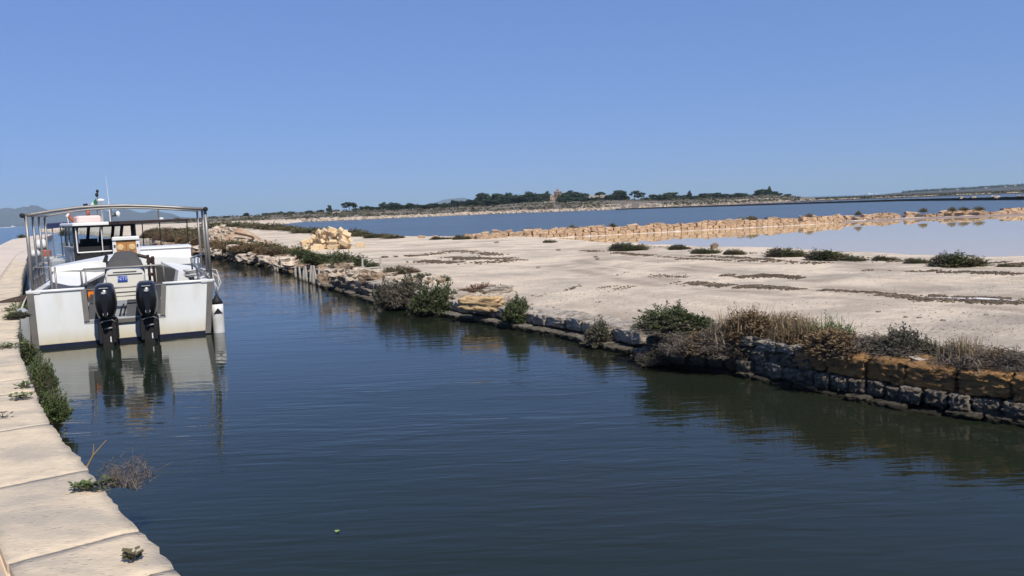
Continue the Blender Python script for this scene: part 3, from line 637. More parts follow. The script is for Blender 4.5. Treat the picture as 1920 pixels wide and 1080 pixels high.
for px, yt, wp in ((682, 386, 17), (697, 387, 16), (720, 382, 18), (740, 378, 20), (772, 380, 18), (790, 381, 26), (812, 382, 24), (835, 383, 22), (852, 375, 18), (870, 378, 22), (885, 372, 22), (898, 367, 26), (912, 362, 28), (932, 361, 28), (944, 364, 24), (955, 362, 28), (968, 365, 26), (978, 361, 26), (995, 357, 20), (1010, 360, 26), (1026, 358, 18), (1000, 370, 34), (965, 372, 34), (925, 372, 34), (1068, 358, 34), (1080, 360, 28), (1056, 365, 24), (1100, 372, 30), (1140, 365, 18), (1158, 362, 30), (1168, 366, 24), (805, 385, 28), (825, 386, 28), (848, 384, 26), (862, 384, 28), (880, 380, 28), (893, 376, 30), (905, 373, 30), (918, 372, 30), (938, 371, 30), (950, 372, 30), (985, 371, 30), (1015, 370, 28), (1062, 368, 26), (1086, 370, 28), (690, 388, 24), (708, 388, 26), (730, 386, 26), (750, 387, 26), (764, 386, 24), (782, 385, 26), (798, 386, 28), (818, 387, 28), (840, 387, 28), (856, 384, 28), (874, 383, 28), (888, 381, 28), (900, 378, 28), (946, 378, 30), (990, 377, 30), (1006, 376, 28), (1022, 372, 26), (1074, 372, 28), (1104, 374, 26), (1148, 368, 24)):
    tree(px, yt - rnd.uniform(-.5, 3.5), wp * 1.45, 'round' if rnd.random() < .85 else 'umbrella', 'dark evergreen in the thin left part of the belt across the lagoon' if px < 880 else 'dark evergreen in the dense middle of the belt left of the tower house' if px < 1040 else 'dark evergreen in the belt right of the tower house', G)
G2 = 'scattered trees right of the belt'
for px, yt, wp in ((1225, 363, 15), (1245, 363, 32), (1257, 357, 30), (1275, 364, 26), (1310, 364, 28), (1325, 361, 24), (1340, 359, 24), (1360, 362, 26), (1380, 361, 16), (1400, 364, 22), (1460, 360, 16), (1475, 364, 16)):
    tree(px, yt, wp * 1.3, rnd.choice(('round', 'round', 'umbrella')), 'low dark tree in the scattered row right of the tall pines', G2)
G3 = 'bushes along the left of the island'
for px, yt, wp in ((500, 399, 26), (515, 399, 22), (527, 396, 14), (545, 399, 24), (580, 396.5, 20), (600, 397, 20), (425, 405, 14), (400, 406, 22), (668, 391, 24)):
    tree(px, yt, wp * 1.1, 'round', 'low dark bush on the left skyline of the island', G3, 80)
for px, yt, wp, kd, lb in ((461, 398, 15, 'round', 'lone dome shaped tree at the far left of the island skyline'), (617, 386, 13, 'round', 'small dark tree beneath a detached tuft on the left of the island'),
        (655, 377, 30, 'umbrella', 'broad pine standing alone left of the tree belt'), (756, 383, 7, 'round', 'tiny narrow tree poking above the belt of the island'),
        (1098, 359, 16, 'umbrella', 'pale olive tree right beside the tower house'), (1125, 358, 22, 'umbrella', 'spreading tree above the ruined pale walls'), (1162, 354, 30, 'umbrella', 'tall flat topped pine with bare pale trunk'),
        (1190, 355, 26, 'open', 'scraggly open pine right of the tall flat topped pine'), (1203, 358, 22, 'open', 'ragged leaning pine beside the scraggly one'), (1293, 357, 13, 'round', 'single round tree standing up from the low row'),
        (1421, 354, 26, 'round', 'wide tree on the left of the pale knoll'), (1437, 350, 24, 'round', 'tallest dark tree on top of the pale knoll'), (1443, 348, 9, 'round', 'narrow tip tree on the knoll summit'), (1452, 355, 16, 'round', 'small tree on the right side of the pale knoll')):
    tree(px, yt, wp * 1.1, kd, lb, None)
for px in list(range(1052, 1172, 9)) + list(range(1212, 1400, 12)) + list(range(690, 880, 13)):
    tree(px, horizon(px) - (13 if 1050 < px < 1172 else 8.5 if px > 1200 else 9.5) - rnd.uniform(0, 4), 30, 'round', 'low dark bush in the belt under the taller trees' if px < 1172 else 'low dark bush in the belt beneath the scattered right hand trees', 'low bushes filling the tree belt', 90)
t = tree(618.5, 381.5, 9, 'umbrella', 'thin bare stemmed pine with a small detached looking tuft', None)
# scrub on the island: countless low bushes
mb = MB()
for _ in range(2600):
    p_ = rnd.uniform(330, 1500); d0 = isl(p_)[0]; t = rnd.uniform(5, 92); Yd = d0 + t; x = pxdir(p_) * Yd
    if noise.noise((x * .03, Yd * .05, 1)) < -.15: continue
    s_ = rnd.uniform(.5, 1.5); leafcloud(mb, (x, Yd, island_z(p_, Yd) + s_ * .25), (s_, s_, s_ * .45), 9, .32, up=.8)
for _ in range(900):
    p_ = rnd.uniform(1480, 2000); Yd = rnd.uniform(305, 690); x = pxdir(p_) * Yd; leafcloud(mb, (x, Yd, .75), (2.4, 2.4, .35), 7, .5, up=1)
tag(mb.build('scrub', m_bush2), 'brown green scrub covering the island slopes', 'scrub', kind='stuff')
mb = MB()
for _ in range(420):
    p_ = rnd.uniform(1690, 1990); Yd = rnd.uniform(1450, 1540); s_ = rnd.uniform(1.5, 3.8); z0 = 1.2 + float(np.interp(p_, [1660, 1720, 1800, 1920, 2300], [0, 2.2, 3.6, 6.0, 9]))
    leafcloud(mb, (pxdir(p_) * Yd, Yd, z0 + s_ * .3), (s_, s_, s_ * .8), 14, 1.0, up=.5)
tag(mb.build('far_wood', m_pine), 'hazy line of distant trees on the right horizon', 'wood', kind='stuff')
# buildings
def house(px, Yd, wpx, hpx, ybase, label, roof=True, m=m_plaster, name='house'):
    c = PD(px, ybase, Yd); w_ = wpx / F * Yd; h = hpx / F * Yd; t = thing(name, label, 'building', (c.x, c.y, c.z), rnd.uniform(-.3, .3))
    mb = MB(); mb.box((0, 0, h / 2 - .5), (w_, w_ * .8, h + 1)); mb.build('wall', m, t)
    if roof:
        mb = MB(); mb.prism([(-w_ * .56, h), (w_ * .56, h), (0, h + w_ * .24)], -w_ * .45, w_ * .45); mb.build('roof', m_tile, t)
    for k_ in (-.25, .2): mb = MB(); mb.box((k_ * w_, -w_ * .41, h * .55), (w_ * .14, .06, h * .3)); mb.build('window', m_int, t)
    return t
h = house(1046, 372, 13, 13, 373, 'ochre square tower house rising above the island trees', False, mat('tower_stone', (.27, .18, .12), (.22, .15, .10), scale=.8, rough=.95), 'tower_house')
mb = MB(); ww = 13 / F * 372; hh = 13 / F * 372
mb.box((0, 0, hh + .15), (ww * 1.12, ww * .9, .3)); mb.build('parapet', m_plaster, h)
mb = MB(); mb.lathe([(.55, hh + .3), (.55, hh + .9), (.4, hh + 1.2), (.05, hh + 1.5), (.04, hh + 2.0)], 10); mb.build('cupola', m_tile, h)
mb = MB(); mb.box((-ww * .75, 0, hh * .3), (ww * .6, ww * .6, hh * .6)); mb.build('annex', m_plaster, h)
house(1035, 360, 8, 7, 378, 'pale low house beside the tower house', True)
house(1112, 355, 22, 7, 374, 'pale ruined wall left of the flat topped pine', False, m_plaster, 'ruined_wall')
house(1131, 352, 13, 6, 371.5, 'shorter pale ruin closest to the flat topped pine', False, m_plaster, 'ruined_wall')
house(633, 300, 16, 6, 403, 'low pale ruin among scrub on the left of the island', False, m_plaster, 'ruined_wall')
house(416, 420, 9, 5, 410.5, 'small white house on the far left island skyline', False, m_white)
house(1030, 340, 24, 4, 382, 'long low earthen wall under the tower house', False, m_plaster, 'ruined_wall')
for px, wp, hp, yb in ((1763, 4, 2, 358), (1795, 6, 2.2, 355), (1848, 5, 2.4, 352), (1885, 5, 2.6, 349.5), (1903, 6, 3, 347.5)):
    tag(house(px, 1440, wp * .7, hp * .55, yb, 'tiny pale house on the hazy right shore', False, m_plaster), group='distant houses on the right shore')
# ships and the speedboat on the open sea
def ship(px, Yd, Lm, label, m, mast=0):
    c = PD(px, horizon(px), Yd); t = thing('ship', label, 'ship', (c.x, c.y, -.05), rnd.uniform(-.2, .2))
    mb = MB(); mb.loft([[(-Lm / 2, -1, .2), (Lm / 2 - Lm * .1, -1, .2), (Lm / 2 - Lm * .1, 1, .2), (-Lm / 2, 1, .2)], [(-Lm / 2, -1.4, Lm * .13), (Lm / 2, -1.2, Lm * .16), (Lm / 2, 1.2, Lm * .16), (-Lm / 2, 1.4, Lm * .13)]]); mb.build('hull', m, t)
    mb = MB(); mb.bbox((-Lm * .2, 0, Lm * .22), (Lm * .3, 2, Lm * .18), .2); mb.build('deckhouse', m_white, t)
    if mast:
        mb = MB(); mb.tube([(0, 0, Lm * .1), (0, 0, mast)], .25, 5, .12); mb.build('mast', m_white, t)
ship(1632, 2600, 20, 'white boat alone on the right sea horizon', m_white)
ship(1645, 2500, 12, 'small white boat with mast beside the longer one', m_white, 14)
ship(1605, 2900, 12, 'tiny pale boat furthest left on the sea horizon', m_white)
# ------------------------------------------------------------------ shrubs: unit size (1 wide, 1 tall) variants made of stems and small leaves
def blade(mb, p, d, L, wd, m=0):
    a_ = d.cross(Vector((rnd.gauss(0, 1), rnd.gauss(0, 1), rnd.gauss(0, 1)))).normalized() * wd
    mb.add([p, p + d * L * .5 + a_, p + d * L, p + d * L * .5 - a_], [(0, 1, 2, 3)], m)
def shrub_mesh(kind, seed, nst, lf=1.0):
    """kind: leafy, sparse, twig, grass, mat"""
    global rnd
    keep = rnd; rnd = random.Random(seed); fo, st = MB(), MB()
    lumps = [(rnd.uniform(0, 6.28), rnd.uniform(.75, 1.12)) for _ in range(5)]
    for i in range(nst):
        a_ = rnd.uniform(0, 6.283); lump = max(q[1] * (.72 + .28 * math.cos(a_ - q[0])) for q in lumps)
        if kind == 'grass':
            b = Vector((rnd.gauss(0, .2), rnd.gauss(0, .2), 0)); le = rnd.uniform(.45, 1.05); out = Vector((math.cos(a_), math.sin(a_), 0)) * rnd.uniform(.05, .35)
            mid = b + out * .35 + Vector((0, 0, le * .55)); tip = b + out * rnd.uniform(.8, 1.4) + Vector((0, 0, le * rnd.uniform(.75, 1))); wd = .008
            side = out.cross(Vector((0, 0, 1))).normalized() * wd
            fo.add([b - side, b + side, mid + side * .8, mid - side * .8], [(0, 1, 2, 3)]); fo.add([mid - side * .8, mid + side * .8, tip], [(0, 1, 2)])
            if rnd.random() < .16:
                for k in range(7): blade(fo, tip + Vector((rnd.gauss(0, .01), rnd.gauss(0, .01), -k * .02)), Vector((rnd.gauss(0, .5), rnd.gauss(0, .5), 1)).normalized(), .05, .008)
            continue
        el = math.asin(rnd.uniform(.03, 1) ** (.8 if kind != 'mat' else 1.3)); R_ = rnd.uniform(.72, 1.0) * lump * (1 if kind != 'leafy' else rnd.choice((1, 1, .8, .6)))
        tip = Vector((math.cos(a_) * math.cos(el) * .5 * R_, math.sin(a_) * math.cos(el) * .5 * R_, math.sin(el) * R_ * rnd.uniform(.8, 1.08) + .02))
        b = Vector((tip.x * .35 + rnd.gauss(0, .04), tip.y * .35 + rnd.gauss(0, .04), 0)); j = .09 if kind == 'twig' else .035
        pts = [b + (tip - b) * t_ + Vector((rnd.gauss(0, j), rnd.gauss(0, j), rnd.gauss(0, j * .6))) * (1 if 0 < t_ else 0) + Vector((0, 0, .10 * math.sin(t_ * 3.14))) for t_ in (0, .35, .7, 1)]
        if kind in ('twig', 'sparse') or i % 2 == 0: st.tube(pts, .009 if kind == 'twig' else .007, 3, .003)
        if kind == 'twig':
            for _ in range(5):
                q = pts[1].lerp(pts[3], rnd.random()); d = (Vector((rnd.gauss(0, 1), rnd.gauss(0, 1), rnd.gauss(.2, .8)))).normalized(); st.tube([q, q + d * .07 + Vector((0, 0, .01)), q + d * rnd.uniform(.1, .17)], .004, 3, .002)
            if rnd.random() < .35:
                for _ in range(6): blade(fo, pts[3] + Vector((rnd.gauss(0, .03), rnd.gauss(0, .03), rnd.gauss(0, .03))), Vector((rnd.gauss(0, 1), rnd.gauss(0, 1), rnd.gauss(.5, .7))).normalized(), .05, .012)
            continue
        nl = int({'leafy': 26, 'sparse': 15, 'mat': 14}[kind] * lf)
        for _ in range(nl):
            t_ = rnd.uniform(.30, 1.03) if kind == 'leafy' else rnd.uniform(.55, 1.04); k_ = min(2, int(t_ * 3)); q = pts[k_].lerp(pts[k_ + 1], min(1, t_ * 3 - k_))
            d = ((pts[3] - pts[1]).normalized() * .8 + Vector((rnd.gauss(0, .6), rnd.gauss(0, .6), rnd.gauss(.35, .5)))).normalized()
            L = rnd.uniform(.045, .085) / math.sqrt(lf) * (1.0 if kind != 'mat' else .9); blade(fo, q + Vector((rnd.gauss(0, .012), rnd.gauss(0, .012), rnd.gauss(0, .012))), d, L, L * .2)
    rnd = keep
    return fo, st
SHM = {}
def shrub_set(key, kind, lm, n, nst, lf=1.0):
    SHM[key] = []
    for i in range(n):
        fo, st = shrub_mesh(kind, 31 * i + len(SHM) * 101, nst, lf)
        SHM[key].append((fo.mesh('foliage', lm, False) if fo.V else None, st.mesh('stems', m_twig, False) if st.V else None))
shrub_set('green', 'leafy', m_lgreen, 3, 300); shrub_set('fresh', 'leafy', m_lfresh, 1, 200); shrub_set('grey', 'sparse', m_lgrey, 3, 260)
shrub_set('twig', 'twig', m_lgrey, 3, 230); shrub_set('bare', 'twig', m_lgrey, 2, 42); shrub_set('grass', 'grass', m_straw, 2, 380); shrub_set('gfresh', 'grass', m_lfresh, 1, 300); shrub_set('brown', 'sparse', m_lbrown, 2, 280)
shrub_set('olive', 'leafy', m_lolive, 3, 120, .6); shrub_set('mat', 'mat', m_lred, 2, 260); shrub_set('lowgreen', 'leafy', m_lgreen, 3, 130, .7); shrub_set('matolive', 'mat', m_lolive, 2, 260)
def clump(name, label, px, yb, wpx, hpx, comps, z=None, group=None, depth=.8, dy=0, hang=None, top=None):
    """comps: [(key, x offset, width, height)] in fractions of the clump's own width and height"""
    zz = .5 if z is None else z; p = P(px, yb, zz)
    if z is None:
        gz, sd = ground_z(np.array([p.x]), np.array([p.y])); zz = float(gz[0])
        while hang is None and top is None and zz < .15 and yb > 380:      # never out over the canal: step back on to the bank
            yb -= 1; p = P(px, yb, .5); zz = float(ground_z(np.array([p.x]), np.array([p.y]))[0][0])
        p = P(px, yb, zz)
    if top is not None:             # stands on the bank a little behind the wall's front edge
        ytop = yb - hpx; c_ = []
        for y_ in np.arange(yb - 60, yb + 40, 1.0):
            q = P(px, float(y_), .45); c_.append((abs(float(ground_z(np.array([q.x]), np.array([q.y]))[1][0]) - top), float(y_)))
        yb = min(c_)[1]; p = P(px, yb, .45); zz = .45; hpx = yb - ytop
    if hang is not None:            # rooted in the wall: take the height at which the base meets it
        best = min((abs(float(ground_z(np.array([q.x]), np.array([q.y]))[1][0]) - hang), z_) for z_ in np.arange(-.02, .56, .02) for q in (P(px, yb, float(z_)),)); zz = float(best[1]); p = P(px, yb, zz)
    D = p.y; W_ = wpx * D / F * 1.22; H_ = hpx * D / F * 1.08
    t = thing(name, label, 'shrub', (p.x, p.y, zz - .02), -math.atan2(p.x, p.y), group)
    for key, xo, fw, fh in comps:
        f_, s_ = rnd.choice(SHM[key]); rz = rnd.uniform(0, 6.28); wv = W_ * fw
        for me, nm in ((f_, 'foliage'), (s_, 'stems')):
            if me: link(nm, me, t, (xo * W_, rnd.uniform(-.05, .05) * W_ * depth, 0), (0, 0, rz), (wv, wv * 1.0, H_ * fh))
    return t
one = lambda k: [(k, 0, 1, 1)]
# along the canal wall, from the right edge of the view to the wooden stakes
clump('dry_shrub', 'dark leafless bush at the very end of the ochre blocks', 1915, 690, 120, 52, [('twig', 0, 1, .9), ('grey', .1, .9, .8), ('brown', -.2, .6, .8)], top=.5)
clump('dry_shrub', 'dry brown bush with thin upright stalks on the ochre blocks', 1850, 690, 150, 60, [('twig', -.1, .9, .8), ('twig', .25, .7, .7), ('grass', -.2, .45, 1.15), ('brown', 0, .9, .55)], top=.45)
clump('young_shrub', 'small sparse grey green plant beside the pale stones on the bank', 1785, 684, 72, 48, [('grey', 0, 1, 1), ('mat', .1, 1, .3)], top=.6)
clump('grey_shrub', 'open grey bush with knobbly shoots right of the fresh green grass', 1690, 680, 112, 72, [('grey', 0, .8, 1), ('twig', 0, 1, .6), ('grey', .35, .5, .7)], top=.5)
clump('dry_shrub', 'tangled brown bush spilling over the ochre blocks', 1600, 672, 150, 70, [('twig', 0, 1, .75), ('brown', -.2, .8, .9), ('twig', .3, .7, .8)], top=.4)
clump('grass_tuft', 'fresh green grass tuft standing in the dry brown bushes', 1556, 655, 100, 70, [('gfresh', 0, .8, 1), ('fresh', .1, .7, .75), ('grass', -.35, .6, .9)], top=.55)
clump('grass_tuft', 'straw brown grass tuft left of the fresh green one', 1505, 655, 110, 68, [('grass', 0, .9, 1), ('brown', -.1, .9, .65), ('twig', .1, .9, .4)], top=.5)
clump('brown_shrub', 'big brown bush with straw seed heads above the cap stones', 1430, 655, 150, 84, [('brown', -.1, .8, .9), ('grass', -.2, .6, 1.05), ('grass', .2, .5, .9), ('brown', .3, .6, .7), ('twig', .1, .9, .45)], top=.5)
clump('twig_tangle', 'grey tangle of bare twigs hanging down the canal wall', 1340, 664, 168, 66, [('twig', 0, .62, .85), ('twig', -.3, .5, .7), ('twig', .3, .5, .75), ('twig', .1, .6, 1.0), ('grey', .2, .5, .6), ('brown', -.1, .6, .7)], hang=.12)
clump('twig_tangle', 'lower grey twig curtain under the straw brown bush', 1376, 664, 80, 40, [('twig', 0, 1, 1), ('twig', -.3, .7, .8), ('brown', .1, .7, .7)], hang=.15)
clump('dry_shrub', 'dark brown shrub low between the fresh grass and the cap stones', 1560, 672, 120, 50, [('twig', 0, 1, .8), ('brown', 0, .9, 1)], top=.55)
clump('green_shrub', 'large dense green bush beside the tangle of bare twigs', 1268, 655, 130, 86, [('green', -.12, .75, 1), ('green', .25, .6, .8), ('grey', 0, .9, .8), ('twig', -.15, .8, .4), ('green', .05, .5, 1.05)], top=.35)
clump('grey_shrub', 'shaggy grey shrub drooping low over the water below the large green bush', 1226, 680, 60, 36, [('twig', 0, 1, 1), ('grey', 0, .9, .9)], hang=.02)
clump('green_shrub', 'grey green bush hanging in front of the pale slabs by the water', 1122, 648, 66, 54, [('green', .1, .7, 1), ('grey', 0, 1, .95)], hang=.05)
clump('green_shrub', 'rounded bright green bush standing on the waterline ledge alone', 968, 606, 64, 58, [('green', 0, .95, 1), ('fresh', .05, .7, .95)], hang=.12)
clump('green_shrub', 'dark green bush hanging to the water left of the ochre boulder', 822, 590, 82, 66, [('green', 0, .9, 1), ('green', -.3, .7, .8)], hang=.1)
clump('grey_shrub', 'grey brown twiggy bush touching the dark green one', 762, 574, 92, 62, [('twig', 0, .95, .8), ('grey', .1, .9, 1), ('grey', -.3, .6, .85)], hang=.15)
clump('green_shrub', 'small green sprout beside the flat white stone', 834, 527, 32, 13, one('lowgreen'))
clump('green_shrub', 'low bushy green plant on the slab edge above the grey twiggy bush', 790, 524, 46, 16, [('lowgreen', 0, 1, 1), ('olive', .3, .7, .8)])
clump('brown_mat', 'rusty brown low plant behind the ochre boulder', 905, 555, 84, 20, [('mat', 0, .8, 1), ('mat', .3, .6, .8), ('mat', -.35, .6, .6)])
clump('brown_mat', 'flat reddish creeping plant next to the rounded green bush', 1018, 568, 60, 13, [('mat', 0, 1, 1), ('matolive', .3, .6, .8)])
clump('brown_mat', 'small olive cushion plant lying on the pale slab', 1128, 588, 44, 14, [('matolive', 0, 1, 1)])
clump('brown_mat', 'olive brown mat behind the light rocks and the wooden frame', 742, 513, 76, 18, [('matolive', 0, .9, 1), ('mat', .25, .6, .7), ('matolive', -.4, .6, .8)])
clump('brown_mat', 'grey green cushion between the light rocks', 650, 532, 34, 20, [('matolive', 0, 1, 1)])
clump('green_shrub', 'dark green bush inside the small wooden frame', 697, 505, 36, 20, one('lowgreen'))
clump('green_shrub', 'leafy green bush right behind the wooden stakes', 648, 500, 70, 29, [('green', 0, .8, 1), ('lowgreen', .3, .6, .8)])
clump('green_shrub', 'wide green bush above the row of stakes', 600, 501, 74, 27, [('green', -.1, .8, 1), ('lowgreen', .3, .7, .9)])
clump('green_shrub', 'trailing green bush at the left end of the stakes', 562, 507, 48, 26, [('lowgreen', 0, 1, 1), ('green', .2, .6, .7)])
# left part of the far bank: many similar bushes
for px, yb, wp, hp in ((530, 484, 56, 14), (510, 478, 50, 14), (492, 473, 60, 17), (470, 478, 46, 14), (452, 468, 56, 14), (436, 476, 44, 16), (418, 468, 50, 16), (404, 476, 36, 16), (420, 458, 46, 12), (398, 458, 40, 15), (384, 468, 36, 16), (372, 452, 46, 16), (360, 464, 40, 14), (350, 446, 44, 13), (338, 458, 40, 13), (330, 447, 36, 13), (318, 452, 36, 11), (306, 446, 36, 11), (318, 437, 40, 9), (296, 439, 36, 10), (285, 446, 30, 9), (345, 436, 40, 8), (370, 438, 40, 9), (390, 446, 36, 12), (405, 486, 34, 10), (440, 488, 40, 9), (480, 488, 44, 11), (505, 487, 40, 10), (460, 482, 44, 12), (428, 482, 40, 12), (395, 479, 30, 11), (380, 473, 30, 10), (366, 468, 30, 10), (352, 463, 30, 10), (335, 461, 30, 8)):
    clump('bank_shrub', 'olive brown bush of the far bank seen through the canopy frame' if px < 388 else 'olive brown bush below the earth mound on the overgrown bank' if px < 470 else 'olive brown bush of the bank between the earth mound and the stakes', px, yb, wp * 1.15, hp * 1.35, [('olive', 0, 1, 1), (rnd.choice(('olive', 'brown', 'lowgreen')), .25, .7, .85), ('brown', -.25, .7, .8)], None, 'bushes of the overgrown bank')
for i, px in enumerate(range(392, 740, 19)):
    yb = float(np.interp(px, [392, 515, 560, 640, 735], [427, 431, 436, 443, 447])) + rnd.uniform(-1.5, 1)
    clump('hedge_shrub', 'low olive bush in the hedge along the lagoon shore', px, yb, 44, rnd.uniform(12, 16) * (1 if px < 690 else .7), [('olive', 0, 1, 1), ('lowgreen', .2, .8, .8)], None, 'hedge bushes along the lagoon shore')
# salt pan shore
for px, yb, wp, hp, k_, lb in ((1798, 498, 92, 28, 'lowgreen', 'largest dark green shrub at the salt pan edge on the right'), (1722, 493, 38, 12, 'lowgreen', 'small rounded shrub just left of the largest pan edge shrub'), (1660, 488, 36, 11, 'olive', 'flat olive shrub on the pan edge beside a dry brown crust'),
        (1606, 489, 36, 12, 'lowgreen', 'low shrub right of the ragged one on the pan edge'), (1556, 487, 74, 23, 'green', 'ragged shrub with pointed shoots on the pan edge'), (1477, 481, 66, 20, 'lowgreen', 'dark flat topped shrub on the pan edge'),
        (1378, 477, 38, 12, 'olive', 'small olive shrub right of the round stone'), (1324, 475, 48, 12, 'lowgreen', 'low dull green shrub left of the round stone'), (1275, 468, 38, 11, 'grey', 'grey shrub beside dark clods on the pan edge'), (1180, 469, 62, 17, 'lowgreen', 'wide dark shrub at the left end of the salt pan'),
        (1032, 455, 24, 7, 'olive', 'tiny shrub below the left end of the ochre wall'), (994, 440, 27, 13, 'green', 'round dark bush growing on the ochre wall'), (866, 449, 32, 10, 'olive', 'dark bush where the ochre wall begins'), (826, 449, 36, 7, 'olive', 'flat dark bush on the lagoon shore before the wall'), (1895, 500, 40, 8, 'olive', 'thin dry shrub at the right end of the pan edge')):
    clump('shore_shrub', lb, px, yb, wp, hp, [(k_, -.05, .8, 1), ('olive', .25, .6, .75), ('grey', -.25, .6, .9), ('olive', 0, 1, .5)])
for px, y in ((1318, 411), (1335, 410.5), (1352, 411), (1436, 406), (1130, 424), (1068, 430), (1640, 405), (1760, 399), (1815, 397), (1828, 396), (1860, 395)):
    p = P(px, y + 4, .55); p.y = float(np.interp(p.x, [q[0] for q in PW], [q[1] for q in PW])) + .7
    t = thing('wall_plant', 'small dark plant growing on top of the ochre wall', 'shrub', (p.x, p.y, .72), 0, 'plants on the ochre wall')
    f_, s_ = rnd.choice(SHM['olive']); k_ = rnd.uniform(.5, .9); link('foliage', f_, t, sc=(k_ * 1.4, k_, .4)); link('stems', s_, t, sc=(k_ * 1.4, k_, .4))
# left quay edge
def quay_plant(name, label, px, yb, z, W_, H_, comps, cat='plant', tilt=(0, 0), off=(0, 0)):
    p = P(px, yb, z); t = thing(name, label, cat, (p.x + off[0], p.y + off[1], z), 0)
    for key, xo, fw, fh in comps:
        f_, s_ = rnd.choice(SHM[key])
        for me, nm in ((f_, 'foliage'), (s_, 'stems')):
            if me: link(nm, me, t, (xo * W_, rnd.uniform(-.1, .1) * W_, 0), (tilt[0], tilt[1], rnd.uniform(0, 6)), (W_ * fw, W_ * fw, H_ * fh))
    return t
quay_plant('green_shrub', 'feathery green shrub growing from the quay foot near the water, lower of two', 104, 792, .10, .46, .42, [('fresh', 0, .9, 1), ('green', .1, .7, .85)], 'shrub')
quay_plant('green_shrub', 'taller feathery green shrub against the quay face behind the lower one', 78, 745, .10, .48, .60, [('fresh', 0, .9, 1), ('green', .2, .6, .8)], 'shrub')
quay_plant('green_shrub', 'green weeds climbing the quay edge in front of the boat stern', 44, 686, .25, .55, .5, [('green', 0, .9, 1), ('fresh', -.2, .7, .9)], 'shrub')
quay_plant('green_shrub', 'straggling green weeds squeezed between boat stern and quay', 44, 615, .35, .6, .55, [('fresh', 0, .9, 1), ('green', -.2, .8, .9)], 'shrub', off=(-.1, 0))
quay_plant('green_shrub', 'low weeds creeping over the quay beside the dark wedge', 25, 598, .70, .5, .16, [('fresh', 0, .8, 1), ('grey', .2, .9, .9)], 'shrub')
quay_plant('dry_shrub', 'bare grey twiggy bush hanging from the quay over the water', 212, 918, .42, .44, .28, [('bare', 0, 1, 1), ('bare', -.25, .6, .7)], 'shrub', (0, .3), (.10, .03))
def weed(px, yb, size, n, m, label, z=.70):
    """creeping weed with broad leaves"""
    p = P(px, yb, z); t = thing('creeping_weed', label, 'plant', (p.x, p.y, z), 0); lf = MB(); stm = MB()
    for i in range(n):
        a_ = rnd.uniform(0, 6.28); r_ = size * rnd.uniform(.1, 1); b = Vector((r_ * math.cos(a_), r_ * math.sin(a_) * .6, rnd.uniform(.0, .05))); d = Vector((math.cos(a_ + rnd.gauss(0, .8)), math.sin(a_ + rnd.gauss(0, .8)), rnd.uniform(.1, .9))).normalized()
        s_ = rnd.uniform(.025, .045); sd = d.cross(Vector((0, 0, 1))).normalized() * s_ * .45
        lf.add([b, b + d * s_ * .5 + sd, b + d * s_ + Vector((0, 0, -.004)), b + d * s_ * .5 - sd], [(0, 1, 2, 3)]); 
        if i % 3 == 0: stm.tube([(0, 0, .0), b * .5 + Vector((0, 0, .012)), b], .003, 3)
    lf.build('leaves', m, t); stm.build('stems', m_twig, t); return t
weed(160, 920, .075, 60, m_lfresh, 'bright green creeping weed on the near quay slabs by the edge')
weed(192, 916, .06, 40, m_lgreen, 'darker green weed at the quay edge beside the bright one')
weed(40, 748, .10, 60, m_lfresh, 'pair of leafy weeds on the quay slabs, nearer half'); weed(48, 727, .10, 60, m_lfresh, 'leafy weed right at the quay edge above the paired one')
weed(12, 652, .24, 120, m_lfresh, 'flat green weed on the quay at the left picture edge')
weed(250, 1052, .035, 22, m_lolive, 'tiny grey weed in a joint of the nearest slab')
weed(5, 783, .06, 14, m_lgrey, 'small dark weed in a slab joint at the far left')
quay_plant('bush', 'dark bush on the far left sea edge of the quay', 42, 447, .6, 1.6, .7, [('lowgreen', 0, 1, 1)], 'shrub')
quay_plant('bush', 'dark green bush on the quay behind the farther boat', 122, 443, .6, 2.0, 1.3, [('lowgreen', 0, 1, 1), ('olive', .2, .6, .7)], 'shrub')
# dead driftwood branch at the quay edge
mb = MB(); p = P(158, 885, .55); mb.tube([(0, 0, 0), (.04, .06, .10), (.11, .13, .19)], .010, 5, .004); mb.tube([(.04, .06, .10), (.03, .10, .17)], .006, 4, .003)
tag(mb.build('dead_stalk', m_straw, loc=p), 'single pale dead stalk leaning out from the quay edge', 'stalk')

m_bright = mat('bright_ochre', (.74, .53, .29), (.56, .37, .18), scale=6, rough=.95, bump=1.0, bscale=14, bdist=.04, spec=.1, c3=(.38, .25, .14), s3=2.5, pits=.3, psc=12)
# ------------------------------------------------------------------ rocks, blocks, stakes, weed wrack on the sand
def gz(x, y): return float(ground_z(np.array([x]), np.array([y]))[0][0])
def rock_at(px, yb, wpx, hpx, meshes, name, label, cat='rock', group=None, z=None, ang=None, dz=0, deep=.8):
    zz = .45 if z is None else z; p = P(px, yb, zz)
    if z is None: zz = gz(p.x, p.y); zz = zz if zz > .1 else .4; p = P(px, yb, zz)
    W_, H_ = wpx * p.y / F, hpx * p.y / F
    o = link(name, rnd.choice(meshes), None, (p.x, p.y + W_ * deep * .4, zz + H_ * .42 + dz), (rnd.uniform(-.12, .12), rnd.uniform(-.12, .12), rnd.uniform(-.3, .3) if ang is None else ang), (W_ * 1.08, W_ * deep, H_ * 1.15))
    return tag(o, label, cat, group)
S_bld = variants('boulder', 1, 14, .6, .24, m_bright, 2.4, 214)
rock_at(902, 580, 74, 22, S_bld, 'ochre_boulder', 'long bright ochre boulder lying on the dark ledge', z=.30, ang=-.35, deep=.5)
rock_at(935, 552, 46, 14, S_slb, 'flat_stone', 'pale pinkish flat stone behind the ochre boulder')
rock_at(812, 531, 30, 12, S_rok, 'white_stone', 'flat white stone behind the grey twiggy bush')
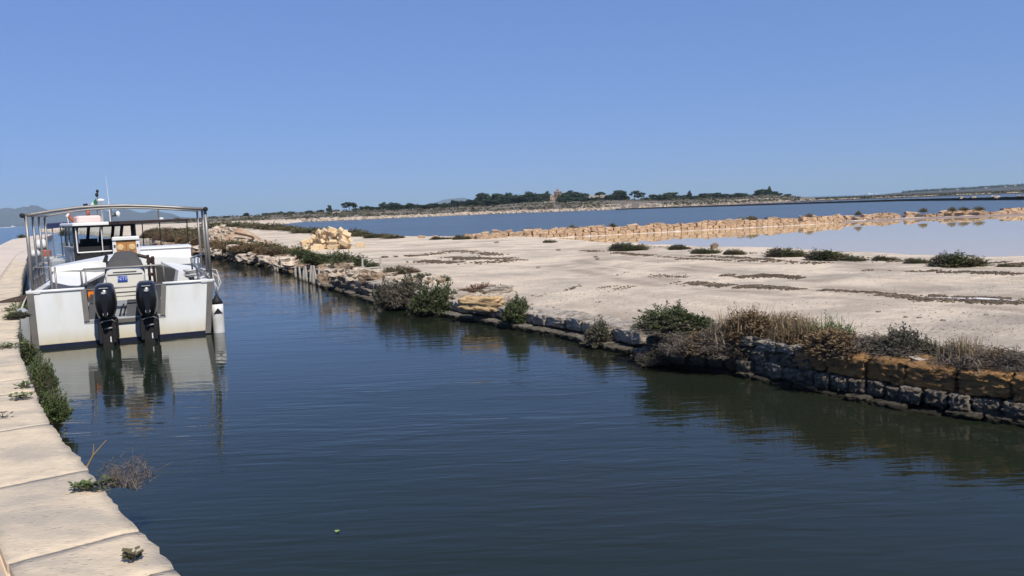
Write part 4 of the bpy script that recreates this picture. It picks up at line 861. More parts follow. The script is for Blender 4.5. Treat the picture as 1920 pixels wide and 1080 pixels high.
for px, yb, wp, hp in ((618, 520, 24, 15), (645, 511, 26, 16), (660, 524, 24, 16), (680, 521, 24, 15), (705, 521, 26, 14), (712, 529, 30, 15), (690, 531, 26, 14), (632, 518, 22, 13), (725, 524, 28, 12), (675, 514, 22, 11), (655, 505, 16, 10), (740, 534, 28, 14), (768, 529, 36, 12), (606, 528, 18, 14)):
    rock_at(px, yb, wp, hp, S_rok if rnd.random() < .72 else S_brn, 'rubble_rock', 'rough pale brown rock in the rubble bank right of the stakes', 'rock', 'rocks of the rubble bank', z=float(np.interp(yb, [505, 530, 560], [.5, .40, .12])))
for px, yb, wp, hp in ((425, 470, 14, 10), (436, 475, 20, 14), (470, 483, 22, 8), (405, 478, 14, 10), (520, 498, 20, 12), (536, 500, 26, 16), (548, 494, 20, 14), (506, 492, 22, 10), (492, 490, 18, 10), (388, 474, 12, 8), (372, 468, 14, 8), (358, 463, 12, 8), (340, 458, 12, 6), (452, 488, 18, 10), (464, 490, 16, 8), (545, 484, 60, 8)):
    rock_at(px, yb, wp, hp, S_rok, 'bank_rock', 'pale rock at the foot of the overgrown bank', 'rock', 'rocks under the overgrown bank', z=float(np.interp(yb, [455, 476, 500], [.3, .42, .30])))
for px, yb, wp, hp in ((1716, 677, 40, 12), (1745, 672, 34, 12), (1738, 684, 44, 10), (1768, 676, 26, 12), (1775, 684, 22, 8)):
    rock_at(px, yb, wp, hp, S_rok, 'white_stone', 'bleached stone on the bank between grey bush and small plant', 'rock', 'bleached stones on the bank', z=.46)
rock_at(1340, 467, 11, 10, S_brn, 'round_stone', 'round brown stone standing at the salt pan edge')
rock_at(1155, 467, 11, 9, S_brn, 'square_stone', 'small square stone at the left end of the salt pan')
for px, yb, wp, hp in ((905, 449, 24, 9), (928, 447, 22, 9), (885, 449, 16, 6), (942, 446, 16, 7), (878, 446, 12, 7), (850, 449, 10, 5), (790, 447, 12, 5), (722, 444, 8, 5), (745, 446, 9, 5), (815, 448, 9, 6), (912, 441, 9, 7), (928, 440, 10, 9)):
    rock_at(px, yb, wp, hp, S_pan, 'loose_block', 'loose ochre block strewn before the start of the ochre wall', 'stone block', 'loose blocks at the wall start', z=.48)
for px, yb in ((931, 456), (1121, 487), (1117, 483), (1047, 470), (1700, 596), (1725, 597), (1770, 602), (1648, 586), (1851, 592), (1010, 503), (1240, 576)):
    rock_at(px, yb, 7, 3.2, S_cld, 'clod', 'small dark clod lying on the open sand', 'clod', 'clods on the open sand')
# heap of cut limestone blocks
m_bl = []
for i in range(3):
    mb = MB(); mb.bbox((0, 0, 0), (.46, .26, .25), .012); m_bl.append(mb.mesh('limestone_block', m_block))
hp0 = P(603, 470, .5); gzh = gz(hp0.x, hp0.y)
blab = 'pale yellow cut limestone block in the jumbled heap'
def blk(px, y, z, rot, label=None, group='limestone blocks of the heap', dy=0):
    p = P(px, y, .5); o = link('limestone_block', rnd.choice(m_bl), None, (p.x, p.y + dy, gzh + z), rot, (.92, .92, .92)); tag(o, label or ('pale limestone block on the ground at the foot of the heap' if z < .2 else 'pale limestone block in the middle courses of the heap' if z < .75 else 'tilted pale limestone block near the top of the heap'), 'stone block', group); return o
u = rnd.uniform
for px, y in ((540, 474), (553, 473), (570, 472), (590, 469), (601, 467.5), (618, 466), (628, 464.5), (646, 464)): blk(px, y, .13, (0, 0, u(-.25, .25) + rnd.choice((0, .25))), dy=u(-.1, .1))
for lay, z, rng, cnt in ((0, .14, (572, 650), 12), (1, .38, (562, 652), 13), (2, .62, (584, 648), 10), (3, .80, (592, 644), 7)):
    for i in range(cnt):
        px = rng[0] + (rng[1] - rng[0]) * (i + u(.2, .8)) / cnt; t = .25 if lay == 0 else .9
        blk(px, 468, z + u(-.03, .04), (u(-.6, .6) * t, u(-.6, .6) * t, u(-1.6, 1.6) * t), dy=u(.2, 1.2 - lay * .2) + .15 * lay)
for px, z, r in ((596, .84, (.5, .7, .3)), (607, .9, (.8, .5, .9)), (637, .9, (.6, .8, .2)), (646, .74, (.9, .4, .1))): blk(px, 468, z, r, dy=.7)
blk(619, 468, 1.0, (.25, .35, .5), 'whitest limestone block lying right on top of the heap', None, .7)
blk(676, 463, .13, (0, 0, -.05), 'single limestone block lying apart to the right of the heap', None)
blk(533, 475.5, .13, (0, 0, .1), 'leftmost limestone block at the low end of the heap', None)
# dirt mound with rubble and a black hose behind the bank
c = P(432, 466, .5); mb = MB(); V = []; nn = 22
for j in range(nn + 1):
    for i in range(nn + 1):
        x, y = (i / nn - .5) * 2, (j / nn - .5) * 2; r_ = math.hypot(x, y); hh = max(0, 1 - r_) ** .8 * 1.30 + noise.noise((x * 2.5, y * 2.5, 0)) * .22 * max(0, 1 - r_ * .8) + noise.noise((x * 7, y * 7, 0)) * .09 * (r_ < .9)
        V.append((x * 2.4, y * 1.8, hh - .12))
mb.add(V, [(j * (nn + 1) + i, j * (nn + 1) + i + 1, (j + 1) * (nn + 1) + i + 1, (j + 1) * (nn + 1) + i) for j in range(nn) for i in range(nn)])
mound = mb.build('dirt_mound', m_dirt, smooth=True, loc=(c.x, c.y + 1.6, gz(c.x, c.y + 1))); tag(mound, 'reddish earth mound behind two dark posts', 'mound')
for i in range(34):
    px, y = u(394, 446), u(426, 452); y = max(y, 426 + abs(px - 420) * .42); p = PD(px, y, c.y + 1.2 + (452 - y) * .03)
    p.z = max(p.z, .5)
    o = put(S_rok, p.x, p.y, p.z, u(.3, .62), u(.3, .5), u(.25, .42), u(0, 3), None, 'rubble_block', .5); tag(o, 'pale rubble block heaped on the earth mound', 'stone block', 'rubble on the earth mound')
mb = MB(); p0 = PD(462, 446, c.y + .6); pts = []
for k in range(26):
    t_ = k / 25; pts.append(PD(447 + 27 * math.sin(t_ * 3.0) ** .8 * (1 if t_ < .9 else .95) if False else 440 + 36 * math.sin(min(1, t_ * 1.45) * 1.57) - (12 * max(0, (t_ - .7) / .3)), 437 + 16 * t_ ** 1.1, c.y + .5))
mb.tube(pts, .07, 6); tag(mb.build('black_hose', m_post, smooth=True), 'thick dark hose curving down the right side of the mound', 'hose')
for px, yb, yt in ((435, 459, 438), (457.5, 461, 431)):
    p = P(px, yb, .5); mb = MB(); hh = (yb - yt) / F * p.y; mb.tube([(0, 0, -.2), (.01, 0, hh * .5), (0, .01, hh)], .05, 6, .045)
    tag(mb.build('dark_post', m_post, loc=(p.x, p.y, .45)), 'taller dark post in front of the earth mound' if yt == 431 else 'shorter dark post in front of the earth mound', 'post')
# wooden stakes and the little frame
RI = R3.transposed()
def proj(v):
    q = RI @ (Vector(v) - Vector((0, 0, H))); return 960 + F * q.x / -q.z, 540 - F * q.y / -q.z
def bank_at(px):
    return min((abs(proj((x - .0, y, 0))[0] - px), x, y) for k_ in range(2400) for x, y, _, _ in (along(BK, k_ * .025),) if y > 3)[1:]
for grp, lab, lst in (('stakes right of the small gap', 'weathered grey stake in the row standing in the water below the green bushes', ((558, 497, .02), (567, 499, -.05), (573, 501, .12), (579, 498, -.04), (586, 497, .10), (592, 499, .05), (598, 497, -.12), (603, 500, .03))),
                      ('trio of stakes on the left', 'weathered stake in the separate trio on the left', ((513, 488, .05), (518.5, 490, .16), (524, 489, -.1)))):
    for px, yt, lean in lst:
        x, y = bank_at(px); x -= .06; y -= .04; hh = H + (horizon(px) - yt) / F * y; mb = MB(); r_ = .05 * u(.75, 1.15)
        mb.tube([(-lean * hh * .6, 0, -.5), (lean * hh * .3, .0, hh * .5), (lean * hh, .02, hh)], r_, 7, r_ * .75)
        tag(mb.build('wooden_stake', m_stake, loc=(x, y, 0)), lab, 'stake', grp)
p = P(697, 506, .5); sc_ = p.y / F; fr = thing('wooden_fence', 'thin wooden fence panel of two posts and rails on the bank', 'fence', (p.x, p.y, .5), .05)
for x in (-17, 17): mb = MB(); mb.tube([(x * sc_, 0, -.15), (x * sc_ + .01, 0, 22 * sc_)], .032, 6); mb.build('post', m_stake, fr)
for z in (3, 21): mb = MB(); mb.tube([(-18 * sc_, 0, z * sc_), (18 * sc_, .02, z * sc_ + .02)], .02 if z > 10 else .03, 6); mb.build('rail', m_stake, fr)
# drifts of dried sea weed and crust on the sand
def wrack(label, polys, n, size, spread, m=m_weed, name='dried_weed', cat='dried weed'):
    pts = []
    for line in polys:
        ln = [xy(P(a_, b_, .5)) for a_, b_ in line]; L_ = plen(ln)
        for _ in range(n):
            s_ = rnd.uniform(0, L_); x, y, dx, dy = along(ln, s_)
            if noise.noise((s_ * .9, line[0][0], 0)) + .8 * noise.noise((s_ * 4.1, line[0][0], 4)) < rnd.uniform(-.25, .2): continue
            o_ = rnd.gauss(0, spread) + noise.noise((s_ * 1.6, 3, line[0][1])) * spread * 1.5; x += -dy * o_; y += dx * o_; pts.append((x, y, gz(x, y) if False else None))
    xs = np.array([q[0] for q in pts]); ys = np.array([q[1] for q in pts]); zs, _ = ground_z(xs, ys)
    return chunks(name, [(a_, b_, c_ + .004) for a_, b_, c_ in zip(xs, ys, zs) if c_ > .17], m, label, cat, size, flat=.8)
wrack('ring of dried dark weed on the sand behind the wooden frame', [((792, 489), (830, 493), (880, 494), (930, 491), (980, 487)), ((800, 478), (850, 470), (900, 474), (940, 480)), ((845, 482), (900, 486)), ((715, 482), (760, 480), (800, 478)), ((850, 487), (920, 484), (965, 486))], 990, 0.043, .22)
wrack('long dark line of dried weed along the pan shore', [((1092, 471), (1150, 474), (1220, 481)), ((1180, 478), (1290, 487), (1420, 490), (1560, 494)), ((1300, 480), (1400, 484), (1470, 489))], 990, 0.033, .13)
wrack('broad dark ridge of dried weed in the middle of the sand', [((1268, 531), (1340, 535), (1420, 538), (1505, 544)), ((1300, 533), (1400, 540), (1490, 542))], 1260, 0.028, .12)
wrack('short patch of dried weed behind the broad ridge', [((1350, 517), (1420, 519), (1505, 522)), ((1380, 520), (1470, 517))], 780, 0.025, .12)
wrack('ragged dark crust along the white salt streak on the right', [((1540, 544), (1640, 551), (1760, 556), (1925, 562)), ((1650, 553), (1760, 563), (1850, 567), (1935, 570))], 1560, 0.025, .10)
wrack('thin dry weed line along the right shore of the pan', [((1620, 505), (1720, 508), (1930, 516)), ((1740, 507), (1900, 513))], 720, 0.025, .09)
wrack('scattered dry crumbs along the left of the sand', [((1155, 515), (1230, 518), (1290, 520)), ((1070, 536), (1180, 540))], 360, 0.020, .2)
wrack('dark clods between the pan shrubs', [((1225, 462), (1300, 470), (1420, 477)), ((1600, 482), (1700, 490)), ((1860, 492), (1930, 497))], 480, 0.030, .25)
wrack('reddish gravel strewn behind the pale slabs', [((985, 568), (1050, 578), (1110, 590), (1190, 602)), ((1010, 570), (1080, 582), (1150, 596)), ((1000, 560), (1120, 583))], 420, 0.025, .16, m_gravel, 'red_gravel', 'gravel')
wrack('reddish rubble behind the ochre boulder', [((850, 538), (900, 548), (945, 556))], 300, 0.032, .3, m_gravel, 'red_gravel', 'gravel')
mb = MB(); ln = [xy(P(a_, b_, .5)) for a_, b_ in ((1640, 553), (1760, 560), (1880, 565), (2000, 572))]
for (s0, s1, w_) in ((0, .45, .10), (.35, .9, .15)):
    n_ = 24; L_ = plen(ln); A = []; 
    for i in range(n_ + 1):
        x, y, dx, dy = along(ln, L_ * (s0 + (s1 - s0) * i / n_)); w2 = w_ * (.4 + .8 * abs(noise.noise((i * .5, s0, 0)))) * math.sin(3.14 * (i + .3) / (n_ + .6)); z = gz(x, y) + .012; A += [(x, y - w2, z), (x, y + w2, z)]
    mb.add(A, [(2 * i, 2 * i + 2, 2 * i + 3, 2 * i + 1) for i in range(n_)])
tag(mb.build('salt_crust', m_salt), 'white salt streak between two dark weed lines', 'salt', kind='stuff')
xs, ys = [], []
for _ in range(8000):
    p = P(u(700, 1920), 452 + 220 * u(0, 1) ** .8, .5); xs.append(p.x); ys.append(p.y)
zs, sd = ground_z(np.array(xs), np.array(ys))
chunks('pebbles', [(a_, b_, c_) for a_, b_, c_, s_ in zip(xs, ys, zs, sd) if c_ > .33 and s_ > 1.0 and noise.noise((a_ * .35, b_ * .8, 0)) > rnd.uniform(-.1, .45)], m_pebble, 'small stones and crumbs scattered over the sand flat', 'pebbles', .013)
# small floating leaf
mb = MB(); p = P(632, 996, .006); mb.add([(0, -.022, 0), (.022, 0, .006), (0, .022, .002), (-.02, 0, .007)], [(0, 1, 2, 3)]); mb.add([(0, -.03, .0), (.012, -.02, .012), (.004, .0, .015)], [(0, 1, 2)])
tag(mb.build('floating_leaf', mat('leaf_lime', (.30, .42, .10), rough=.5), loc=p), 'small lime green leaf floating on the canal', 'leaf')
# ------------------------------------------------------------------ boat A: white twin outboard workboat (x starboard, y forward, transom at y = 0)
HA = math.radians(24)
pa = P(75, 652, 0); pb = P(395, 628.5, 0); mid = (pa + pb) / 2
A = thing('workboat', 'white open workboat with twin black outboards and a tube frame over its aft deck', 'boat', (mid.x, mid.y, 0), HA)
def loc(px, py, y):
    """boat local x, z of a picture point at local depth y"""
    r = ray(px, py); d = Vector((-math.sin(HA), math.cos(HA), 0)); o = Vector((mid.x, mid.y, 0)) + d * y
    t = (o - Vector((0, 0, H))).dot(d) / r.dot(d); q = Vector((0, 0, H)) + r * t - o
    return q.dot(Vector((math.cos(HA), math.sin(HA), 0))), q.z
def onA(p): return Vector((mid.x, mid.y, 0)) + Matrix.Rotation(HA, 3, 'Z') @ Vector(p)
HW = 1.69                                        # half width at the waterline
xl, zl = loc(56, 551, 0); xr, zr = loc(394, 525, 0)
ZT = (zl + zr) / 2; HT = (xr - xl) / 2; XC = (xr + xl) / 2
mb = MB()
st = []
for y, hw, hg, zg, zk in ((0.02, HW - .03, HT - .02, ZT - .03, -.3), (2.5, HW, HT + .02, ZT, -.35), (4.6, HW - .15, HT - .05, ZT + .10, -.35), (6.0, HW * .62, HT * .74, ZT + .18, -.3), (7.0, HW * .22, HT * .36, ZT + .24, -.15), (7.5, .03, .08, ZT + .28, .3)):
    st.append([(XC - hg, y, zg), (XC - hw, y, .05), (XC - hw * .8, y, -.15), (XC, y, zk), (XC + hw * .8, y, -.15), (XC + hw, y, .05), (XC + hg, y, zg)])
n7 = 7; V = [p for s_ in st for p in s_]; Fc = [(k * n7 + i, k * n7 + i + 1, (k + 1) * n7 + i + 1, (k + 1) * n7 + i) for k in range(5) for i in range(6)]
mb.add(V, Fc); hull = mb.build('hull', m_hull, A, True)
# transom with the engine notch
n0x, n0z = loc(156, 541, 0); n1x, _ = loc(307, 531, 0); nb0, zb0 = loc(163, 601, 0); nb1, zb1 = loc(305, 589, 0); zb_ = (zb0 + zb1) / 2
wl, _ = loc(68, 648, 0); wr, _ = loc(390, 625, 0)
mb = MB()
mb.prism([(wl, .03), (nb0, .03), (nb0, zb_), (n0x, ZT), (XC - HT, ZT)], 0, .05)
mb.prism([(nb1, .03), (wr, .03), (XC + HT, ZT), (n1x, ZT), (nb1, zb_)], 0, .05)
mb.prism([(nb0, .03), (nb1, .03), (nb1, zb_ - .003), (nb0, zb_ - .003)], .001, .051)
mb.build('transom', m_hull, A)
mb = MB(); mb.prism([(wl - .04, -.12), (wr + .04, -.12), (wr + .04, .075), (wl - .04, .075)], -.006, .06); mb.build('boot_stripe', m_navy, A)
for sx, x0, x1, xa, xb in ((-1, wl - .055, wl + .05, XC - HT - .05, XC - HT + .06), (1, wr - .05, wr + .055, XC + HT - .06, XC + HT + .05)):
    mb = MB(); mb.prism([(x0, .02), (x1, .02), (xb, ZT - .01), (xa, ZT - .01)], -.035, .09); mb.build('corner_trim', m_trim, A)
for xa, xb in ((XC - HT - .06, n0x + .02), (n1x - .02, XC + HT + .08)):
    mb = MB(); mb.tube([(xa, .0, ZT + .01), (xb, .0, ZT + .01)], .03, 8); mb.build('rail_cap', m_white, A, True)
for xa, za, xb, zb2 in ((n0x, ZT, nb0, zb_), (n1x, ZT, nb1, zb_)):
    mb = MB(); mb.prism([(xa - .045, za), (xa + .045, za), (xb + .045, zb2 - .02), (xb - .045, zb2 - .02)], -.018, .07); mb.build('notch_trim', m_steel, A)
# engine well
mb = MB(); mb.box(((nb0 + nb1) / 2, .45, zb_ - .04), (nb1 - nb0 + .1, .9, .07)); mb.build('well_floor', m_mgrey, A)
for xa in (n0x - .03, n1x + .03): mb = MB(); mb.box((xa, .48, (ZT + zb_) / 2 + .04), (.05, .86, ZT - zb_)); mb.build('well_side', m_dgrey, A)
mb = MB(); mb.prism([(n0x, zb_), (n1x, zb_), (n1x, zb_ + .26), (n0x, zb_ + .26)], .80, .86); mb.build('well_back', m_mgrey, A)
for xa, xb in ((n0x - .02, loc(193, 540, .9)[0]), (loc(271, 540, .9)[0], n1x + .02)): mb = MB(); mb.prism([(xa, zb_ + .26), (xb, zb_ + .26), (xb, ZT - .02), (xa, ZT - .02)], .87, .93); mb.build('well_bulkhead', m_dgrey, A)
for x0, x1 in ((166, 186), (236, 262), (290, 304)):
    a0, z0 = loc(x0, 575, .4); a1, _ = loc(x1, 575, .4)
    mb = MB(); mb.box(((a0 + a1) / 2, .42, zb_ + .14), (a1 - a0, .5, .30), tx=.72, ty=.6); mb.build('bracket_pad', m_dgrey, A)
mb = MB(); xm, _ = loc(235, 603, 0); mb.box((xm, -.02, zb_ - .055), (.42, .05, .07)); mb.build('drain_channel', m_trim, A)
for dx_ in (-.04, .03): mb = MB(); mb.tube([(xm + dx_ - .06, .3, zb_ + .0), (xm + dx_ - .02, .4, zb_ + .14), (xm + dx_ + .02, .6, zb_ + .2)], .018, 6); mb.build('fuel_hose', m_blackm, A, True)
# interior: deck, liners, side lockers, cuddy with raised coaming
mb = MB(); mb.box((XC, 2.3, .50), (2 * HT - .2, 2.8, .05)); mb.build('deck', m_dgrey, A)
for sx in (-1, 1):
    mb = MB(); mb.box((XC + sx * (HT - .09), 2.0, .79), (.06, 3.9, .5)); mb.build('liner', m_mgrey, A)
    mb = MB(); mb.box((XC + sx * (HT - .06), 2.0, ZT + .005), (.22, 4.05, .05)); mb.build('gunwale', m_white, A)
mb = MB(); mb.loft([[(XC - HT + .12, .9, .55), (XC - HT + .75, .9, .55), (XC - HT + .70, .9, .93), (XC - HT + .12, .9, 1.02)], [(XC - HT + .12, 3.4, .55), (XC - HT + .95, 3.4, .55), (XC - HT + .92, 3.4, 1.12), (XC - HT + .12, 3.4, 1.2)]]); mb.build('side_locker', m_dgrey, A)
mb = MB(); mb.loft([[(XC - HT + .10, 1.6, 1.00), (XC - HT + .60, 1.6, .95), (XC - HT + .60, 1.6, .99), (XC - HT + .10, 1.6, 1.04)], [(XC - HT + .10, 3.4, 1.22), (XC - HT + 1.1, 3.4, 1.12), (XC - HT + 1.1, 3.4, 1.17), (XC - HT + .10, 3.4, 1.27)]]); mb.build('locker_lid', m_white, A)
# starboard white box with charcoal cushion end
mb = MB(); x0 = XC + HT - .95; mb.loft([[(x0 + .3, 1.5, .6), (XC + HT - .12, 1.5, .6), (XC + HT - .12, 1.5, 1.10), (x0 + .42, 1.5, 1.22)], [(x0, 2.7, .6), (XC + HT - .12, 2.7, .6), (XC + HT - .12, 2.7, 1.22), (x0 + .1, 2.7, 1.38)]]); mb.build('side_box', m_white, A)
mb = MB(); mb.loft([[(x0 - .02, 2.0, .62), (x0 + .78, 1.46, .62), (x0 + .78, 1.46, .80), (x0 + .60, 1.46, 1.10), (x0 + .35, 1.7, 1.24), (x0 - .02, 2.0, 1.32)], [(x0 + .1, 2.2, .62), (x0 + .85, 1.6, .62), (x0 + .85, 1.6, .80), (x0 + .66, 1.6, 1.10), (x0 + .42, 1.85, 1.24), (x0 + .1, 2.2, 1.32)]]); mb.build('cushion', m_canvas, A)
zc0 = 1.40
mb = MB(); mb.prism([(XC - HT + .04, .5), (XC + HT - .04, .5), (XC + HT - .04, zc0 - .02), (XC + HT * .4, zc0 + .045), (XC - HT * .4, zc0 + .045), (XC - HT + .04, zc0 - .06)], 3.42, 3.50); mb.build('bulkhead', m_white, A)
mb = MB(); rs = []
for y, hw, z_ in ((3.36, HT, zc0), (4.6, HT - .07, zc0 + .0), (5.9, HT * .74, zc0 + .02), (6.9, HT * .38, zc0 + .03), (7.5, .08, zc0 + .04)):
    rs.append([(XC - hw, y, z_ - .14), (XC + hw, y, z_ - .14), (XC + hw, y, z_ - .02), (XC + hw * .45, y, z_ + .05), (XC - hw * .45, y, z_ + .05), (XC - hw, y, z_ - .05)])
mb.loft(rs); mb.build('foredeck', m_white, A)
xa, _ = loc(248, 470, 4.0); xb, zb3 = loc(357, 462.5, 4.0)
mb = MB(); mb.loft([[(xa, 3.95, zc0), (xb, 3.95, zc0 - .1), (xb, 3.95, zb3 - .03), (xa, 3.95, zb3 - .02)], [(xa, 5.3, zc0 + .05), (xb - .25, 5.3, zc0), (xb - .25, 5.3, zb3 + .02), (xa, 5.3, zb3 + .02)]]); mb.build('coaming', m_white, A)
mb = MB(); mb.box(((xa + xb) / 2, 4.6, zb3 + .012), (xb - xa + .03, 1.36, .045)); mb.build('hatch_lid', m_white, A)
for px, py in ((182, 497), (292.5, 491.5)):
    x_, z_ = loc(px, py, 3.42); mb = MB(); R_ = Matrix.Rotation(math.radians(90), 3, 'X'); mb.lathe([(.02, .035), (.06, .03), (.085, .018), (.09, 0)][::-1], 18, (x_, 3.42, z_), R_); mb.build('vent_cap', m_mgrey, A, True)
# tube frame over the aft deck
fx0, fz0 = loc(48, 404, .05); fx1, fz1 = loc(384, 392, .05)
arch = [(fx0, .05, fz0)] + [(loc(px, py, .05)[0], .05, loc(px, py, .05)[1]) for px, py in ((60, 402), (100, 395.5), (145, 389.5), (190, 386.5), (235, 385.5), (280, 386.5), (330, 389))] + [(fx1, .05, fz1)]
mb = MB(); mb.tube(arch, .030, 8)
mb.tube([(fx0, .05, fz0), (fx0, 2.95, fz0)], .025, 8); mb.tube([(fx1, .05, fz1), (fx1, 2.95, fz1)], .025, 8); mb.tube([(x, 2.95, z) for x, _, z in arch], .022, 8)
frame = mb.build('canopy_frame', m_steel, A, True)
for y in (.05, 1.0, 1.95, 2.95):
    mb = MB(); mb.tube([(fx0, y, ZT), (fx0, y, fz0)], .030 if y < .5 else .023, 8); mb.build('post', m_steel, frame, True)
for y in (.05, 1.05, 2.95):
    mb = MB(); mb.tube([(fx1 + .02, y, ZT), (fx1, y, fz1)], .030 if y < .5 else .023, 8); mb.build('post', m_steel, frame, True)
for x_, z_ in ((fx0 - .045, fz0), (fx1 + .01, fz1 + .0)):
    mb = MB(); mb.lathe([(.046, 0), (.046, .03), (.02, .045)], 12, (x_, .0, z_), Matrix.Rotation(math.radians(90), 3, 'X')); mb.build('end_cap', m_blackm, frame)
mb = MB(); sx_, sz_ = fx0 + .04, ZT
mb.tube([(fx0, .05, ZT + .40), (fx0, 2.95, ZT + .52)], .022, 6); mb.tube([(fx0, .1, ZT + .22), (fx0, 2.95, ZT + .28)], .016, 6)
for y in (.3, .55, .75, 1.3, 1.6): mb.tube([(fx0, y, ZT), (fx0, y, ZT + .42)], .018, 6)
mb.tube([(fx0 + .28, .35, .62), (fx0 + .28, .35, ZT + .44), (fx0, .35, ZT + .44)], .024, 6); mb.tube([(fx0 + .33, .62, .62), (fx0 + .33, .62, ZT + .42)], .02, 6)
mb.build('side_rail', m_steel, frame, True)
mb = MB(); mb.tube([(fx1 - .25, 1.3, .8), (fx1 - .27, 1.3, ZT + .42), (fx1 - .1, 2.0, ZT + .44), (fx1, 2.4, ZT + .42)], .026, 6); mb.tube([(fx1 - .27, 1.3, ZT + .3), (fx1 - .1, .6, ZT + .12), (fx1, .2, ZT + .02)], .022, 6); mb.build('side_rail', m_steel, frame, True)
# stern rail round the well
r0, rz0 = loc(151.5, 505.5, .1); r1, rz1 = loc(305.5, 496.5, .1)
mb = MB(); mb.tube([(r0, .1, ZT), (r0, .1, rz0 - .03), (r0 + .04, .1, rz0), (r1 - .04, .1, rz1), (r1, .1, rz1 - .03), (r1, .1, ZT)], .019, 8); mb.tube([(r0 + .05, .4, ZT - .2), (r0 + .05, .4, rz0)], .016, 6)
mb.tube([(n0x, .04, ZT - .02), (n1x, .04, ZT - .01)], .017, 6); mb.tube([(n0x + .2, .12, ZT - .19), (n1x - .4, .12, ZT - .19)], .013, 6)
mb.build('stern_rail', m_steel, A, True)
# cream engine pod with blue plate
c0, zt0 = loc(196, 503, 1.1); c1, _ = loc(270, 500, 1.1); cw = c1 - c0; cx_ = (c0 + c1) / 2; zp = zt0
mb = MB(); rs = []
for y, k_, zt_ in ((1.06, .93, -.03), (1.10, 1.0, 0), (2.2, 1.0, .05)):
    hw = cw / 2 * k_; rs.append([(cx_ - hw, y, .55), (cx_ + hw, y, .55), (cx_ + hw, y, zp - .16 + zt_), (cx_ + hw * .9, y, zp - .05 + zt_), (cx_ + hw * .72, y, zp + zt_), (cx_ - hw * .72, y, zp + zt_), (cx_ - hw * .9, y, zp - .05 + zt_), (cx_ - hw, y, zp - .16 + zt_)])
mb.loft(rs); pod = mb.build('engine_pod', m_cream, A)
mb = MB()
for z_, k_, r_ in ((zp - .14, .44, .014), (zp - .09, .30, .012), (zp - .50, .46, .010), (zp - .68, .46, .010)):
    mb.box((cx_, 1.052, z_), (cw * k_ * 2, .016, r_))
mb.build('seam', m_trim, pod)
bx0, bz0 = loc(220, 518, 1.05); bx1, bz1 = loc(239.5, 527, 1.05)
mb = MB(); mb.box(((bx0 + bx1) / 2, 1.045, (bz0 + bz1) / 2), (bx1 - bx0, .016, bz0 - bz1)); plate = mb.build('blue_plate', m_blue, pod)
cu = bpy.data.curves.new('lettering', 'FONT'); cu.body = 'NTF'; cu.size = (bz0 - bz1) * .95; cu.align_x = 'CENTER'; cu.align_y = 'CENTER'; cu.extrude = .001
to = bpy.data.objects.new('lettering', cu); C.objects.link(to); dg = bpy.context.evaluated_depsgraph_get(); dg.update(); tm = bpy.data.meshes.new_from_object(to.evaluated_get(dg)); bpy.data.objects.remove(to)
tm.materials.clear(); tm.materials.append(m_pale); link('lettering', tm, plate, ((bx0 + bx1) / 2, 1.034, (bz0 + bz1) / 2), (math.radians(90), 0, 0))
# charcoal cover over the pod
t0, tz = loc(208, 471.5, 1.9); t1, _ = loc(258, 469, 1.9); rs = []
for y, k_, z_, zb4 in ((1.12, 1.03, zp + .035, zp - .24), (1.35, 1.0, zp + .16, zp - .22), (1.6, .90, tz - .07, zp - .2), (1.9, .74, tz, zp - .18), (2.3, .70, tz - .02, zp - .18)):
    hw = cw / 2 * k_; ring = []
    for q in range(13):
        th = math.pi * q / 12; ex = .55; ring.append((cx_ + hw * math.copysign(abs(math.cos(th)) ** ex, math.cos(th)) + .008 * math.sin(q * 2.7 + y * 5), y, zb4 + (z_ - zb4) * abs(math.sin(th)) ** .5 + .006 * math.sin(q * 1.9 + y * 9)))
    rs.append(ring)
mb = MB(); mb.loft(rs); cov = mb.build('canvas_cover', m_canvas, None, True, loc=(mid.x, mid.y, 0), rot=(0, 0, HA)); tag(cov, 'charcoal canvas cover stretched over the cream pod', 'cover')
# white cabinet with two wooden doors behind the cover
w0, wz = loc(212, 446, 2.5); w1, _ = loc(258.5, 443, 2.5); wc = (w0 + w1) / 2; ww = w1 - w0
cab = thing('helm_cabinet', 'white framed cabinet with two varnished wooden panels standing behind the grey cover', 'cabinet', onA((0, 0, 0)), HA)
mb = MB()
for sx in (-1, 1): mb.loft([[(wc + sx * ww / 2 - .035, 2.45, .52), (wc + sx * ww / 2 + .035, 2.45, .52), (wc + sx * ww / 2 + .035, 2.85, .52), (wc + sx * ww / 2 - .035, 2.85, .52)], [(wc + sx * ww * .47 - .035, 2.45, wz - .05), (wc + sx * ww * .47 + .035, 2.45, wz - .05), (wc + sx * ww * .47 + .035, 2.85, wz - .05), (wc + sx * ww * .47 - .035, 2.85, wz - .05)]])
mb.bbox((wc, 2.65, wz - .02), (ww + .05, .46, .07), .015); mb.box((wc, 2.80, (wz + .5) / 2), (ww * .9, .03, wz - .6)); mb.build('case', m_white, cab)
for sx in (-1, 1):
    mb = MB(); mb.box((wc + sx * ww * .222, 2.475, wz - .30), (ww * .43, .025, .46)); dr = mb.build('door', m_wood, cab)
    mb = MB(); mb.lathe([(.066, 0), (.066, .012), (.05, .018)], 20, (wc + sx * ww * .235, 2.463, wz - .215), Matrix.Rotation(math.radians(90), 3, 'X')); mb.build('round_inlay', m_woodc, dr)
    mb = MB(); mb.box((wc + sx * ww * .46, 2.43, wz - .17), (.035, .03, .03)); mb.build('hinge', m_dwood, cab)
